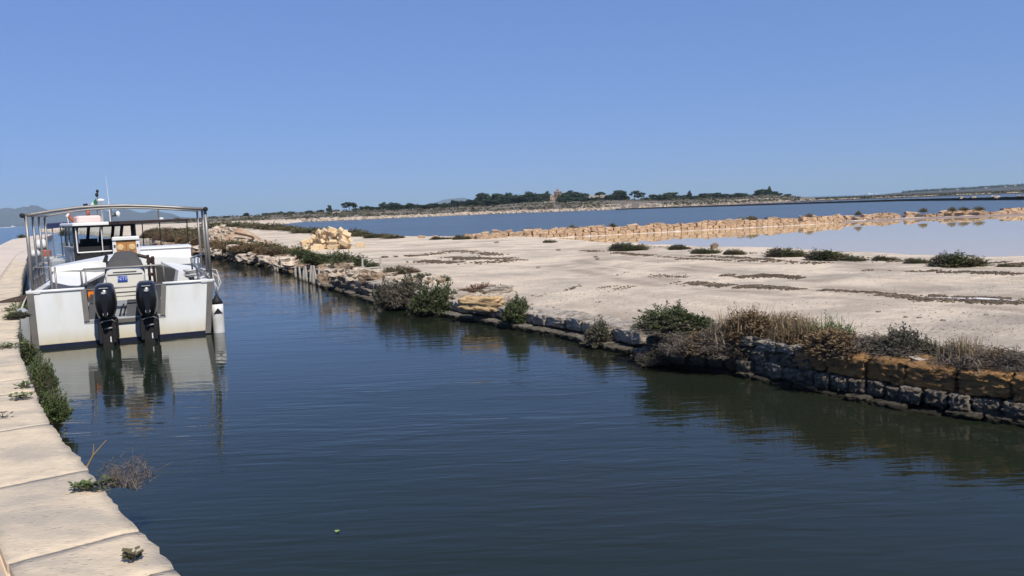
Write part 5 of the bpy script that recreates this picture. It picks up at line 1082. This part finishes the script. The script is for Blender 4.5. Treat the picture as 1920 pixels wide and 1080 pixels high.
# dark chair frame and black lever
ch0, chz = loc(275, 478, 1.9); ch1, _ = loc(284, 482, 1.9)
ch = thing('wooden_chair', 'dark brown folding chair frame beside the grey cover', 'chair', onA((0, 0, 0)), HA)
mb = MB(); mb.tube([(ch0 + .03, 1.95, .55), (ch0 + .02, 1.9, chz)], .032, 6); mb.tube([(ch1 + .04, 1.8, .55), (ch1 + .02, 1.75, chz - .03)], .036, 6); mb.build('post', m_dwood, ch)
for z_, h_ in ((chz - .12, .13), (chz - .42, .07), (chz - .7, .08)):
    mb = MB(); mb.box(((ch0 + ch1) / 2 + .02, 1.84, z_), (ch1 - ch0 + .06, .03, h_), Matrix.Rotation(.25, 3, 'Y')); mb.build('slat', m_dwood, ch)
mb = MB(); mb.tube([(ch0 - .25, 2.1, chz + .02), (ch0 + .02, 2.0, chz - .06)], .04, 6); mb.build('armrest', m_dwood, ch)
lx, lz = loc(198, 481, 2.2); mb = MB(); mb.box((lx, 2.2, lz - .05), (.09, .1, .16), Matrix.Rotation(.3, 3, 'Y'), tx=.7); mb.tube([(lx + .02, 2.2, lz - .1), (lx + .03, 2.2, .6)], .03, 6); mb.build('throttle_stand', m_blackm, A)
# outboard motors
def outboard(pxc, pyt, pyb, tilt):
    xc, zt_ = loc(pxc, pyt, -.30); _, zb5 = loc(pxc, pyb, -.30); hh = zt_ - zb5; mb = MB(); rs = []
    for f_, hw, y0, y1 in ((0, .115, -.40, .12), (.12, .15, -.50, .16), (.30, .185, -.56, .18), (.50, .198, -.60, .19), (.72, .185, -.60, .19), (.86, .168, -.57, .18), (.95, .150, -.52, .15), (1.0, .115, -.44, .08)):
        z_ = zb5 + hh * f_; ym = (y0 + y1) / 2; hy = (y1 - y0) / 2; ring = []
        for q in range(16):
            th = 2 * math.pi * q / 16; cs, sn = math.cos(th), math.sin(th); ring.append((xc + hw * math.copysign(abs(cs) ** .62, cs), ym - .12 + hy * math.copysign(abs(sn) ** .62, sn), z_))
        rs.append(ring)
    mb.loft(rs); cw_ = mb.build('outboard_motor', m_black, A, True)
    mb = MB(); mb.loft([[(xc - .025, -.735, zb5 + hh * .12), (xc + .025, -.735, zb5 + hh * .12), (xc + .02, -.66, zb5 + hh * .12), (xc - .02, -.66, zb5 + hh * .12)], [(xc - .075, -.735, zb5 + hh * .72), (xc + .075, -.735, zb5 + hh * .72), (xc + .07, -.68, zb5 + hh * .72), (xc - .07, -.68, zb5 + hh * .72)]]); mb.build('cowl_rib', m_black, cw_)
    Rx = Matrix.Rotation(math.radians(90), 3, 'X')
    def disc(rx, rz, z_, nm, y=-.735):
        mb = MB(); v = [(xc + rx * math.cos(2 * math.pi * k / 18), y - .012, z_ + rz * math.sin(2 * math.pi * k / 18)) for k in range(18)]; v2 = [(p[0], y + .06, p[2]) for p in v]; mb.loft([v, v2]); mb.build(nm, m_badge, cw_)
    disc(.038, .020, zb5 + hh * .79, 'oval_badge', -.735); disc(.042, .042, zb5 + hh * .20, 'round_emblem', -.72)
    mb = MB(); mb.box((xc + .005, -.712, zb5 + hh * .20 - .005), (.02, .05, .05), Matrix.Rotation(.5, 3, 'Y')); mb.build('emblem_mark', m_blackm, cw_)
    mb = MB(); mb.box((xc, -.690, zb5 + hh * .915), (.15, .04, .014)); mb.build('brand_strip', m_mgrey, cw_)
    mb = MB(); mb.bbox((xc + .01, -.25, zb5 - .18), (.34, .36, .40), .05); mb.bbox((xc + .0, -.27, .16), (.28, .34, .42), .05); mb.box((xc, -.3, -.1), (.10, .34, .4)); mb.box((xc - .12, -.46, .28), (.05, .06, .42)); mb.box((xc + .11, -.46, .26), (.05, .06, .38)); mb.box((xc + .03, -.45, .2), (.02, .03, .3)); mb.build('midsection', m_blackm, cw_)
    mb = MB(); mb.box((xc, -.06, zb5 - .12), (.26, .12, .38)); mb.build('mount_bracket', m_blackm, cw_)
    mb = MB(); mb.tube([(xc - .14, -.46, zb5 - .08), (xc - .05, -.53, zb5 - .02), (xc + .08, -.52, zb5 + .0), (xc + .16, -.44, zb5 - .07), (xc + .13, -.46, zb5 - .15), (xc - .05, -.50, zb5 - .17)], .016, 6); mb.build('cable_loop', m_steel, cw_, True)
    mb = MB(); mb.box((xc + .045, -.475, .13), (.02, .02, .10)); mb.build('white_mark', m_white, cw_)
outboard(195, 532, 598, 0); outboard(273, 527.5, 592, 0)
ox, oz = loc(166, 549, .5); mb = MB(); mb.bbox((ox + .03, .5, oz), (.28, .1, .07), .02); mb.tube([(ox + .03, .46, oz - .01), (ox - .04, .44, oz - .13)], .03, 6)
o = mb.build('hand_pump', m_orange, None, loc=(mid.x, mid.y, 0), rot=(0, 0, HA)); tag(o, 'orange plastic handled fitting hanging in the engine well', 'fitting')
# fender on the starboard quarter with its lines
fx, fz = loc(408, 595, .25); mb = MB(); prof = [(.02, -.50), (.035, -.44), (.06, -.40), (.112, -.335), (.115, -.32), (.116, .12), (.114, .30), (.085, .37), (.05, .42), (.03, .47)]
f = thing('boat_fender', 'white cylinder fender with black ends hanging at the starboard quarter', 'fender', onA((fx, .1, fz)), HA)
mb.lathe([p for p in prof if -.34 < p[1] < .31], 18); mb.build('body', m_fend, f, True)
for sl_ in ([(.02, -.50), (.035, -.44), (.06, -.40), (.117, -.33)], [(.117, .295), (.088, .37), (.052, .42), (.03, .47)]):
    mb = MB(); mb.lathe(sl_, 18); mb.build('end_cone', m_blackm, f, True)
mb = MB(); mb.add([(-.09, -.10, .10), (.09, -.10, .10), (.0, -.119, .22), (0, -.121, .10)], [(0, 3, 2), (3, 1, 2)]); mb.build('arrow_mark', m_blackm, f)
mb = MB(); mb.tube([(0, 0, .46), (-.02, -.02, .7), (-.06, 0, .95), (-.1, .1, 1.1)], .014, 6); mb.tube([(0, 0, .46), (.07, 0, .66), (.05, 0, .85), (-.06, 0, .93)], .012, 6); mb.tube([(-.02, 0, .5), (.10, .02, .72), (.03, .02, .98), (-.08, 0, 1.0)], .012, 6); mb.tube([(.02, .02, .48), (.03, .0, .62), (-.05, .0, .8)], .012, 6); mb.build('line', m_rope, f, True)
f2x, f2z = loc(52, 600, .6); f2 = thing('boat_fender', 'grey dirty fender squeezed in the shadow between boat and quay', 'fender', onA((XC - HT - .20, .35, .38)), HA)
mb = MB(); mb.lathe([(.03, -.42), (.14, -.34), (.16, -.2), (.16, .2), (.14, .3), (.04, .38)], 16); mb.build('body', m_mgrey, f2, True)
mb = MB(); mb.tube([(0, 0, .37), (.05, .02, .5), (.14, .05, .68)], .014, 6); mb.build('line', m_rope, f2)
# thin dark brown wedge lying on the quay edge beside the stern
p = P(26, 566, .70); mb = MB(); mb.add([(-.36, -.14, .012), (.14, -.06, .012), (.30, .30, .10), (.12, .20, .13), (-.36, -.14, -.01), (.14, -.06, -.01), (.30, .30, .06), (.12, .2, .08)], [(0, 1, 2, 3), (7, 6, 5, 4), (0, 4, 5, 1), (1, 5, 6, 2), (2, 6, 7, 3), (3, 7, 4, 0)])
tag(mb.build('dark_wedge', m_dbrown, loc=p), 'dark brown wedge shaped plate on the quay edge beside the workboat stern', 'plate')

# ------------------------------------------------------------------ boat B: cabin boat with canopy moored ahead
HB = math.radians(37)
bc = PD(196, 470, 27.2); bc.z = 0
B = thing('cabin_boat', 'cabin boat with dark open wheelhouse and flat canopy moored ahead of the workboat', 'boat', (bc.x, bc.y, 0), HB)
def locB(px, py, y):
    r = ray(px, py); d = Vector((-math.sin(HB), math.cos(HB), 0)); o = bc + d * y
    t = (o - Vector((0, 0, H))).dot(d) / r.dot(d); q = Vector((0, 0, H)) + r * t - o
    return q.dot(Vector((math.cos(HB), math.sin(HB), 0))), q.z
hl, _ = locB(140, 440, 0); hr, _ = locB(252, 440, 0); wx = (hl + hr) / 2; whw = (hr - hl) / 2
bw = whw + .32; ax = wx + .25
st = []
for y, hw, zg in ((-2.6, bw - .1, .95), (0, bw, 1.0), (2.5, bw - .1, 1.12), (4.2, bw * .6, 1.25), (5.4, .06, 1.4)):
    st.append([(ax - hw, y, zg), (ax - hw * .92, y, .05), (ax - hw * .5, y, -.2), (ax + hw * .5, y, -.2), (ax + hw * .92, y, .05), (ax + hw, y, zg)])
mb = MB(); mb.loft(st); mb.build('hull', m_white, B)
# cabin: lower walls, posts, roof
_, zroof = locB(200, 418.5, 0); _, zsill = locB(200, 460, 0)
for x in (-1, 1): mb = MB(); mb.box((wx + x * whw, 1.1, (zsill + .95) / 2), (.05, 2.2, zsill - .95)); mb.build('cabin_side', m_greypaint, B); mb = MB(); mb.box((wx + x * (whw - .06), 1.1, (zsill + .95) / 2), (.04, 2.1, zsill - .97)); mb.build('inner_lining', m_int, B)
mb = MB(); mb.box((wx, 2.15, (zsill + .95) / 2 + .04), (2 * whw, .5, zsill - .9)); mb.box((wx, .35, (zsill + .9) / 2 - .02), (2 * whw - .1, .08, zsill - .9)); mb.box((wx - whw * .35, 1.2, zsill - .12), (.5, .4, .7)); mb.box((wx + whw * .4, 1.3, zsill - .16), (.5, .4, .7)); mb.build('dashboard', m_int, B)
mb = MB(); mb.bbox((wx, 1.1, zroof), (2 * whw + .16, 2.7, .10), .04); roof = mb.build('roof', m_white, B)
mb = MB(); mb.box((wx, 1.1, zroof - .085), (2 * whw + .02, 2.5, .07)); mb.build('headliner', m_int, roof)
for x in (-1, 1): mb = MB(); mb.box((wx + x * (whw - .02), .02, (zroof + .95) / 2), (.14, .12, zroof - 1.0)); mb.build('door_post', m_int, B)
for k_ in (-.62, -.2, .25, .68, 1.0): 
    mb = MB(); mb.loft([[(wx + whw * k_ - .05, 2.30, zsill + .04), (wx + whw * k_ + .05, 2.30, zsill + .04), (wx + whw * k_ + .05, 2.36, zsill + .04), (wx + whw * k_ - .05, 2.36, zsill + .04)], [(wx + whw * (k_ + .06) - .05, 2.05, zroof - .08), (wx + whw * (k_ + .06) + .05, 2.05, zroof - .08), (wx + whw * (k_ + .06) + .05, 2.1, zroof - .08), (wx + whw * (k_ + .06) - .05, 2.1, zroof - .08)]]); mb.build('window_post', m_int, B)
mb = MB(); mb.add([(wx - whw, 2.35, zsill), (wx + whw, 2.35, zsill), (wx + whw, 2.08, zroof - .05), (wx - whw, 2.08, zroof - .05)], [(0, 1, 2, 3)]); mb.build('windscreen', m_glass, B)
for y0, y1, s0, s1 in ((.12, 1.0, 0, 0), (1.06, 1.95, 0, -.22)):
    x = wx - whw - .03; mb = MB(); z0, z1 = zsill - .02, zroof - .09
    q = [(x, y0, z0), (x, y1, z0), (x + .02, y1 + s1, z1), (x + .02, y0 + s0, z1)]
    mb.tube(q + [q[0]], .03, 4); wf = mb.build('side_window', m_greypaint, B); mb = MB(); mb.add(q, [(0, 1, 2, 3)]); mb.build('pane', m_glass2, wf)
for y_, w_ in ((1.25, .7), (.5, .5)): mb = MB(); mb.box((wx - whw - .035, y_, zsill - .30), (.02, w_, .40)); mb.build('side_panel', m_mgrey, B)
# white rail across the cabin back
mb = MB(); rx0, rz_ = locB(146, 474, -.1); rx1, rz2 = locB(212, 470, -.1); mb.tube([(rx0, -.1, rz_), (rx1, -.1, rz2)], .022, 6); mb.tube([(rx0, -.1, rz_), (rx0 - .01, -.1, zroof - .05)], .02, 6); xm_, _ = locB(193, 470, -.1); mb.tube([(xm_, -.1, rz_), (xm_ + .0, -.1, zroof - .05)], .014, 6); mb.build('back_rail', m_white, B)
# aft canopy on thin poles
c0x, cz = locB(245, 417.5, -.2); cz = zroof + .0
c1x, _ = locB(354, 414, -2.4)
mb = MB(); mb.loft([[(wx + .1, -.05, cz - .06), (wx + whw + .25, -.05, cz - .06), (wx + whw + .25, -.05, cz + .05), (wx + .1, -.05, cz + .05)], [(c1x - 2.1, -2.4, cz - .05), (c1x, -2.4, cz - .02), (c1x, -2.4, cz + .05), (c1x - 2.1, -2.4, cz + .05)]]); can = mb.build('canopy', m_roofb, B)
for x, y in ((c1x - .06, -2.35), (c1x - .9, -2.3), (c1x - 1.65, -2.3), (wx + whw + .2, -.3)):
    mb = MB(); mb.tube([(x, y, .9), (x + .01, y, cz - .02)], .018, 6); mb.build('pole', m_blackm, can)
mb = MB(); mb.bbox((c1x - .8, -2.2, cz + .09), (.12, .12, .06), .02); mb.build('roof_lamp', m_white, can)
# things fixed on the roof
for px in (210, 298):
    x, z = locB(px, 413, .3); _, z2 = locB(px, 390, .3); mb = MB(); mb.tube([(x, .3, zroof), (x, .3, z2)], .026, 6); mb.build('stanchion', m_trim, roof)
x, z = locB(221, 401, .3); mb = MB(); mb.lathe([(.02, -.09), (.065, -.05), (.078, 0), (.06, .055), (.02, .10)], 14, (x, .3, z)); lamp = mb.build('search_lamp', m_white, roof, True)
mb = MB(); x2, _ = locB(210, 405, .3); mb.tube([(x2, .3, z - .07), (x - .05, .3, z - .04)], .03, 6); mb.box((x - .05, .32, z - .02), (.1, .1, .12)); mb.build('lamp_arm', m_blackm, lamp)
x, z = locB(189, 375.5, 1.3); mb = MB(); mb.lathe([(.03, zroof), (.03, z - .06), (.12, z - .03), (.13, z + .0), (.10, z + .035), (.02, z + .06)], 16, (x, 1.3, 0)); mb.build('satellite_dome', m_white, roof, True)
x, z = locB(204, 381, 1.2); x3, z3 = locB(198, 328, 1.2); mb = MB(); mb.tube([(x, 1.2, zroof), (x, 1.2, z + .05)], .014, 6); mb.tube([(x, 1.2, z), (x3, 1.2, z3)], .009, 5, .004); mb.build('whip_antenna', m_white, roof)
x, z = locB(179, 386, 1.6); x2, z2 = locB(183, 357, 1.6); mb = MB(); mb.tube([(x, 1.6, zroof), (x2, 1.6, z2)], .018, 6); mast = mb.build('mast', m_trim, roof)
for px, py, r_ in ((181.5, 365.5, .055), (182.5, 358.5, .045)):
    xx, zz = locB(px, py, 1.6); mb = MB(); mb.lathe([(r_ * .4, -r_ * 1.3), (r_, -r_ * .6), (r_, r_ * .6), (r_ * .4, r_ * 1.3)], 10, (xx, 1.6, zz)); mb.build('mast_light', m_blackm, mast, True)
xx, zz = locB(181, 372, 1.6)
for k_, mm in enumerate((m_flag_g, m_flag_w, m_flag_r)):
    mb = MB(); mb.loft([[(xx - .02 - .10 * k_, 1.6, zz - .10 * k_), (xx - .12 - .10 * k_, 1.6 + .03, zz - .13 - .10 * k_), (xx - .08 - .1 * k_, 1.61, zz - .24 - .10 * k_), (xx + .02 - .10 * k_, 1.61, zz - .20 - .10 * k_)], [(xx - .02 - .10 * k_, 1.615, zz - .10 * k_), (xx - .12 - .10 * k_, 1.645, zz - .13 - .10 * k_), (xx - .08 - .1 * k_, 1.625, zz - .24 - .10 * k_), (xx + .02 - .10 * k_, 1.625, zz - .20 - .10 * k_)]]); mb.build('flag_band', mm, mast)
# faded pink case on the roof and a horseshoe buoy
x0, _ = locB(141, 415, .9); x1, _ = locB(187, 415, .9); mb = MB(); mb.bbox(((x0 + x1) / 2, .9, zroof + .17), (x1 - x0, .75, .22), .06)
o = mb.build('raft_case', m_pinkw, None, loc=bc, rot=(0, 0, HB)); tag(o, 'faded pink and white raft case strapped on the cabin roof', 'raft case')
hx, hz = locB(147, 402, 1.3); mb = MB(); pts = [(hx + .30 * math.cos(math.radians(a_)), 1.3, hz + .02 + .28 * math.sin(math.radians(a_))) for a_ in range(150, 391, 20)]
mb.tube(pts, .06, 8); hb = thing('horseshoe_buoy', 'faded red horseshoe lifebuoy with black end standing above the cabin roof', 'lifebuoy', bc, HB)
mb.build('ring', m_redor, hb, True); mb = MB(); mb.tube([pts[-1], (pts[-1][0] - .02, 1.3, pts[-1][2] + .2)], .075, 8); mb.build('black_end', m_blackm, hb)
mb = MB(); lx, lz = locB(127, 403, 1.0); mb.tube([(lx, 1.0, zroof), (lx - .02, 1.0, lz)], .012, 5); mb.bbox((lx, 1.0, lz), (.07, .07, .14), .02, Matrix.Rotation(.6, 3, 'Y')); mb.build('side_light', m_white, roof)
# navy awning over the bow
n0, nz0 = locB(90, 424, 3.2); n1, _ = locB(131, 422, 3.2); mb = MB(); mb.loft([[(n0, 2.9, nz0 - .10), (n1, 2.9, nz0 - .02), (n1, 2.9, nz0 + .10), (n0 + .1, 2.9, nz0 + .08)], [(n0, 4.1, nz0 - .10), (n1, 4.1, nz0 - .02), (n1, 4.1, nz0 + .12), (n0 + .1, 4.1, nz0 + .10)]]); aw = mb.build('bow_awning', m_bcanvas, B)
for x, y in ((n0 + .1, 3.0), (n0 + .5, 4.0), (n1 - .05, 4.0)): mb = MB(); mb.tube([(x, y, 1.1), (x, y, nz0)], .02, 5); mb.build('pole', m_steel, aw)
# gear on the quay between the boats
def quay_gear(px, py, z=.72): return P(px, py, z)
p = PD(80, 488, 19.6); p.z = .70; q_ = p
t = thing('ball_fender', 'white ball fender lying on the quay behind the frame posts', 'fender', P(79, 470, .72)); k_ = t.location.y / F; mb = MB(); r_ = 11 * k_; mb.lathe([(r_ * math.sin(a_ * math.pi / 10), r_ - r_ * math.cos(a_ * math.pi / 10)) for a_ in range(11)], 18); mb.build('ball', m_fend, t, True); mb = MB(); mb.lathe([(r_ * .25, r_ * 1.95), (r_ * .22, r_ * 2.2), (r_ * .05, r_ * 2.25)], 10); mb.build('eye', m_navy, t)
t = thing('ball_fender', 'second white ball fender half hidden behind the left posts', 'fender', P(68, 484, .72)); k_ = t.location.y / F; mb = MB(); r_ = 8 * k_; mb.lathe([(r_ * math.sin(a_ * math.pi / 10), r_ - r_ * math.cos(a_ * math.pi / 10)) for a_ in range(11)], 18); mb.build('ball', m_fend, t, True)
c = P(98, 494, .72); mb = MB()
for k_ in range(7):
    r_ = .26 + rnd.uniform(-.06, .06); mb.tube([(r_ * math.cos(a_ * .4), r_ * math.sin(a_ * .4), .04 + k_ * .035 + .02 * math.sin(a_)) for a_ in range(17)], .022, 5)
mb.tube([(.1, .1, .1), (.3, -.1, .35), (.5, .1, .3), (.75, .2, .2)], .02, 5)
tag(mb.build('rope_coil', m_rope, None, True, loc=c), 'pale coil of mooring rope heaped on the quay beside the boats', 'rope')
c = P(86, 480, .72); mb = MB(); mb.bbox((0, 0, .16), (.5, .35, .32), .06); tag(mb.build('crate', m_redor, loc=c, rot=(0, 0, .4)), 'faded red brown crate behind the rope coil', 'crate')
c = P(110, 505, .72); mb = MB(); mb.bbox((0, 0, .2), (.5, .4, .42), .1); tag(mb.build('gear_bag', m_mgrey, loc=(c.x, c.y, .70), rot=(0, 0, .3)), 'grey gear bag standing next to the rope coil', 'bag')
mb = MB(); a0 = onA((XC - HT, 3.3, 1.2)); a1 = P(66, 505, .72); mb.tube([a0, (a0 + a1) / 2 - Vector((0, 0, .12)), a1], .015, 5); tag(mb.build('mooring_line', m_rope), 'slack white mooring line from the workboat to the quay', 'rope')
# tiny speedboat with wake on the far sea
c = PD(24, 424.3, 1500); c.z = -.05
s = thing('speedboat', 'tiny white speedboat racing on the sea at the far left', 'boat', c, math.radians(-80))
mb = MB(); mb.loft([[(-1.2, -4, .1), (1.2, -4, .1), (1.2, 1, .1), (0, 4, .4), (-1.2, 1, .1)], [(-1.5, -4, 1.2), (1.5, -4, 1.2), (1.5, 1, 1.5), (0, 5, 2.0), (-1.5, 1, 1.5)]]); mb.build('hull', m_white, s); mb = MB(); mb.bbox((0, -.5, 2.2), (2, 3, 1.6), .4); mb.build('cabin', m_white, s)
mb = MB(); rs = []
for i in range(14):
    x = c.x - 4 - i * 3; rs.append([(x, c.y - .4 - i * .12, -.04), (x, c.y, .5 * (1 - i / 15) + .1), (x, c.y + .4 + i * .12, -.04)])
mb.loft(rs); tag(mb.build('foam_wake', m_salt), 'white foam wake trailing behind the speedboat', 'wake', kind='stuff')

# ------------------------------------------------------------------ haze: one closed box of thin air
me = bpy.data.meshes.new('haze'); X_, Y_, z0, z1 = 12200, 12200, -2.4, 165
mb = MB(); mb.box((0, 5800, (z0 + z1) / 2), (2 * X_, 2 * 6600, z1 - z0)); hm = bpy.data.materials.new('haze'); hm.use_nodes = True; N = hm.node_tree.nodes; N.remove(N['Principled BSDF'])
pv = N.new('ShaderNodeVolumePrincipled'); pv.inputs['Color'].default_value = (.67, .89, 1.0, 1); pv.inputs['Density'].default_value = HAZE; pv.inputs['Anisotropy'].default_value = 0.0
hm.node_tree.links.new(pv.outputs[0], N['Material Output'].inputs['Volume'])
hz = mb.build('haze', hm); tag(hz, 'thin blue sea haze', 'haze', kind='stuff')

# loose rope on the starboard quarter of the workboat
mb = MB()
for k_ in range(5):
    r_ = .15 + .02 * math.sin(k_ * 2.1); mb.tube([(r_ * math.cos(a_ * .45) * 1.3, r_ * math.sin(a_ * .45), .03 * k_ + .012 * math.sin(a_ * 1.3)) for a_ in range(15)], .016, 5)
mb.tube([(.15, 0, .05), (.25, -.25, .04), (.2, -.6, .02), (.05, -.9, .01)], .016, 5)
q = onA((XC + HT - .22, 1.15, ZT + .05)); tag(mb.build('rope_coil', m_rope, None, True, loc=q, rot=(0, 0, HA)), 'white rope coil lying on the starboard gunwale of the workboat', 'rope')
